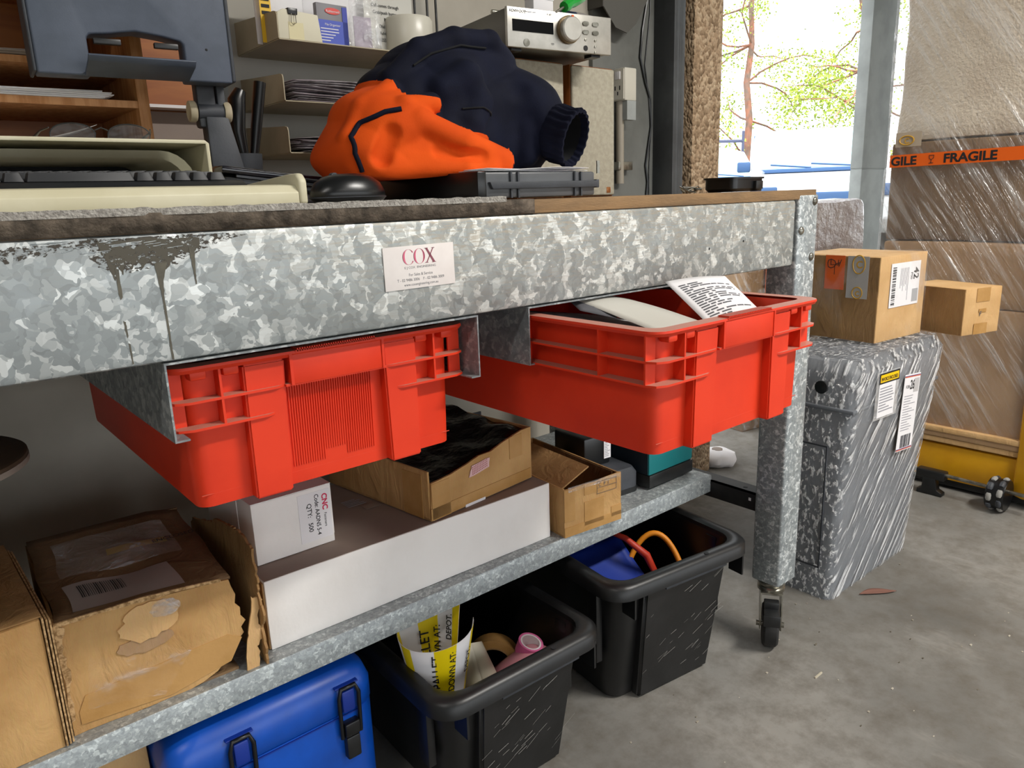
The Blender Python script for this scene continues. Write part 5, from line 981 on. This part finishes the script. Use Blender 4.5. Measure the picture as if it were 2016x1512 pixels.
# ------------------------------------------------------------------ floor scraps
t = thing('dry_leaf', 'brown dry leaf on the floor beside the wrapped case', 'leaf', (1.80, -.045, .001), -.55); obj('blade', MB().grid(lambda u, v: (-.05+.1*u, .013*math.sin(PI*u)*(2*v-1)+.006*math.sin(4*u), .0015+.002*abs(2*v-1)), 10, 4), mat('leaf_brown', '7a5448', .8), t, 60, solid=.0006)
t = tag(obj('yellow_chip', MB().box(1.362, 1.39, -.115, -.112, 0, .003), mat('pale_chip', 'b9b09c', .8), None, 0), 'tiny pale splinter on the floor in front of the castor', 'splinter')
rg = random.Random(31); m = MB()
for k in range(70):
    x = rg.uniform(.9, 2.1); y = rg.uniform(-.5, .15); s_ = rg.uniform(.001, .0035); m.box(x, x+s_*rg.uniform(1, 2.5), y, y+s_, 0, s_*.6)
o = obj('floor_debris', m, mat('sawdust_bits', '5d5648', .9, 0, 'b8b0a0', 3, .45, .55), None, 0); o['kind'] = 'stuff'; o['label'] = 'tiny dirt specks scattered over the concrete floor'; o['category'] = 'debris'

# ------------------------------------------------------------------ outside: vehicles, gate and trees
CARW = mat('white_car_paint', 'e4e8ec', .2, coat=.6); CGL = mat('car_glass', 'a6d3dc', .05, spec=.8); CGD = mat('dark_car_glass', '41655c', .05, spec=.8); CTR = mat('blue_grey_trim', '3d5f8c', .5); RACKM = mat('rack_steel', '4c526b', .5)
def car(loc, rz, label, kind):
    t = thing('parked_ute' if kind else 'parked_car', label, 'car', loc, rz, 'white vehicles parked outside'); t.scale = (1, 1, 1.1)
    pr = [(-2.4, .55), (-2.42, .85), (-2.3, 1.0), (-1.2, 1.12), (-.55, 1.62), (.3, 1.72), (1.4, 1.70), (1.75, 1.1), (2.4, 1.05), (2.42, .5), (1.9, .4), (-2.0, .4)]
    obj('body', MB().poly(pr, 'y', -.88, .88, .05, seg=3), CARW, t, 50)
    obj('windscreen', MB().loft([[(-1.17, -.72, 1.14), (-1.17, .72, 1.14), (-.6, .62, 1.585), (-.6, -.62, 1.585)], [(-1.2, -.72, 1.165), (-1.2, .72, 1.165), (-.63, .62, 1.61), (-.63, -.62, 1.61)]]), CGL, t, 0)
    obj('cowl', MB().box(-1.30, -1.19, -.74, .74, 1.12, 1.165, .01), CTR, t)
    obj('wiper', MB().tube([(-1.27, -.5, 1.17), (-1.2, .1, 1.22)], .012, 6), CTR, t); obj('wiper', MB().tube([(-1.27, .1, 1.17), (-1.2, .62, 1.22)], .012, 6), CTR, t)
    obj('bonnet_line', MB().box(-2.25, -1.35, -.72, -.69, 1.01, 1.135).box(-2.25, -1.35, .69, .72, 1.01, 1.135), CARW, t, 0)
    for s in (-1, 1):
        for a, b in ((-.95, .25), (.35, 1.35)):
            pw = [(a, 1.16), (b, 1.16), (b-.05, 1.58), (max(a+.45, -.45) if a < 0 else a, 1.58)]
            obj('window_frame', MB().poly([(x+(.05 if x > (a+b)/2 else -.05), z+(.04 if z > 1.4 else -.04)) for x, z in pw], 'y', s*.883, s*.87), CTR, t, 0); obj('side_window', MB().poly(pw, 'y', s*.887, s*.875), CGD, t, 0)
        for x in (-1.5, 1.5): obj('wheel', MB().lathe([(.001, -.11), (.3, -.11), (.34, -.08), (.34, .08), (.3, .11), (.001, .11)], 28, M=Matrix.Translation((x, s*.78, .34)) @ RX90), RUB, t)
        obj('headlight', MB().box(-2.44, -2.36, min(s*.5, s*.82), max(s*.5, s*.82), .82, .95, .02), CTR, t); obj('mirror', MB().box(-.95, -.85, min(s*.9, s*1.08), max(s*.9, s*1.08), 1.15, 1.28, .02), CTR, t)
    obj('grille', MB().box(-2.45, -2.38, -.42, .42, .62, .88, .02), CTR, t)
    if kind:
        for x in (-.3, 1.3): obj('rack_hoop', MB().tube([(x, -.95, .9), (x, -.95, 2.0), (x, -.95, 1.82), (x, .95, 1.82), (x, .95, 2.0), (x, .95, .9)], .028, 8), RACKM, t)
    return t
car((11.0, 5.15, 0), math.radians(30), 'white car parked outside facing the doorway', 0); car((13.3, 9.1, 0), math.radians(60), 'white ute with a ladder rack parked behind the pebble wall end', 1)
LEAFM = mat('gum_leaf', '8fae3a', .5, 0, 'b9c94e', 3, .35, .65); BARK = mat('gum_bark', 'a5705a', .8, 0, '7d6a60', 4)
def tree(loc, seed, label, H=7.5, lean=(0, 0)):
    rg = random.Random(seed); t = thing('gum_tree', label, 'tree', loc, 0, 'trees beyond the car park'); tr = [(lean[0]*h*h*.03+.15*nz(h, seed), lean[1]*h*h*.03+.15*nz(h, seed+3), h) for h in np.linspace(0, H, 10)]
    obj('trunk', MB().tube(tr, [.12-.009*i for i in range(10)], 8), BARK, t, 60); lv = []
    for b in range(16):
        h = rg.uniform(.28, 1)*H; i = min(8, int(h/H*9)); p = Vector(tr[i]); a = rg.uniform(0, 2*PI); pts = [p.copy()]; d = Vector((math.cos(a), math.sin(a), rg.uniform(-.25, .5)))
        for k in range(6): d = (d+Vector((rg.uniform(-.4, .4), rg.uniform(-.4, .4), rg.uniform(-.35, .25)))).normalized(); p = p+d*rg.uniform(.3, .55); pts.append(p.copy())
        obj('branch', MB().tube(pts, [.03-.004*k for k in range(7)], 6), BARK, t, 60)
        for q in pts[2:]:
            for k in range(60): lv.append(q+Vector((rg.gauss(0, .26), rg.gauss(0, .26), rg.gauss(-.1, .22))))
    m = MB()
    vs = []; fs = []
    for p in lv:
        L = rg.uniform(.05, .11); w_ = L*.32; d = Vector((rg.gauss(0, 1), rg.gauss(0, 1), rg.gauss(-.6, .7))).normalized(); s = d.cross(Vector((rg.gauss(0, 1), rg.gauss(0, 1), rg.gauss(0, 1)))).normalized(); n = len(vs); nn = d.cross(s)*w_*.3
        vs += [tuple(p), tuple(p+d*L*.5+s*w_), tuple(p+d*L), tuple(p+d*L*.5-s*w_), tuple(p+d*L*.5+nn)]; fs += [(n, n+1, n+4), (n+1, n+2, n+4), (n+2, n+3, n+4), (n+3, n, n+4)]
    me = bpy.data.meshes.new('foliage'); me.from_pydata(vs, [], fs); me.update(); o = obj('foliage', me, LEAFM, t, 0); o['kind'] = 'stuff'
    return t
tree((19.5, 8.6, 0), 3, 'gum tree with bare lower branches behind the white car', 8.5, (-.4, 0)); tree((18.5, 11.2, 0), 8, 'gum tree further back on the left of the doorway', 8.5); tree((21.5, 8.2, 0), 12, 'gum tree seen beside the concrete column', 8)
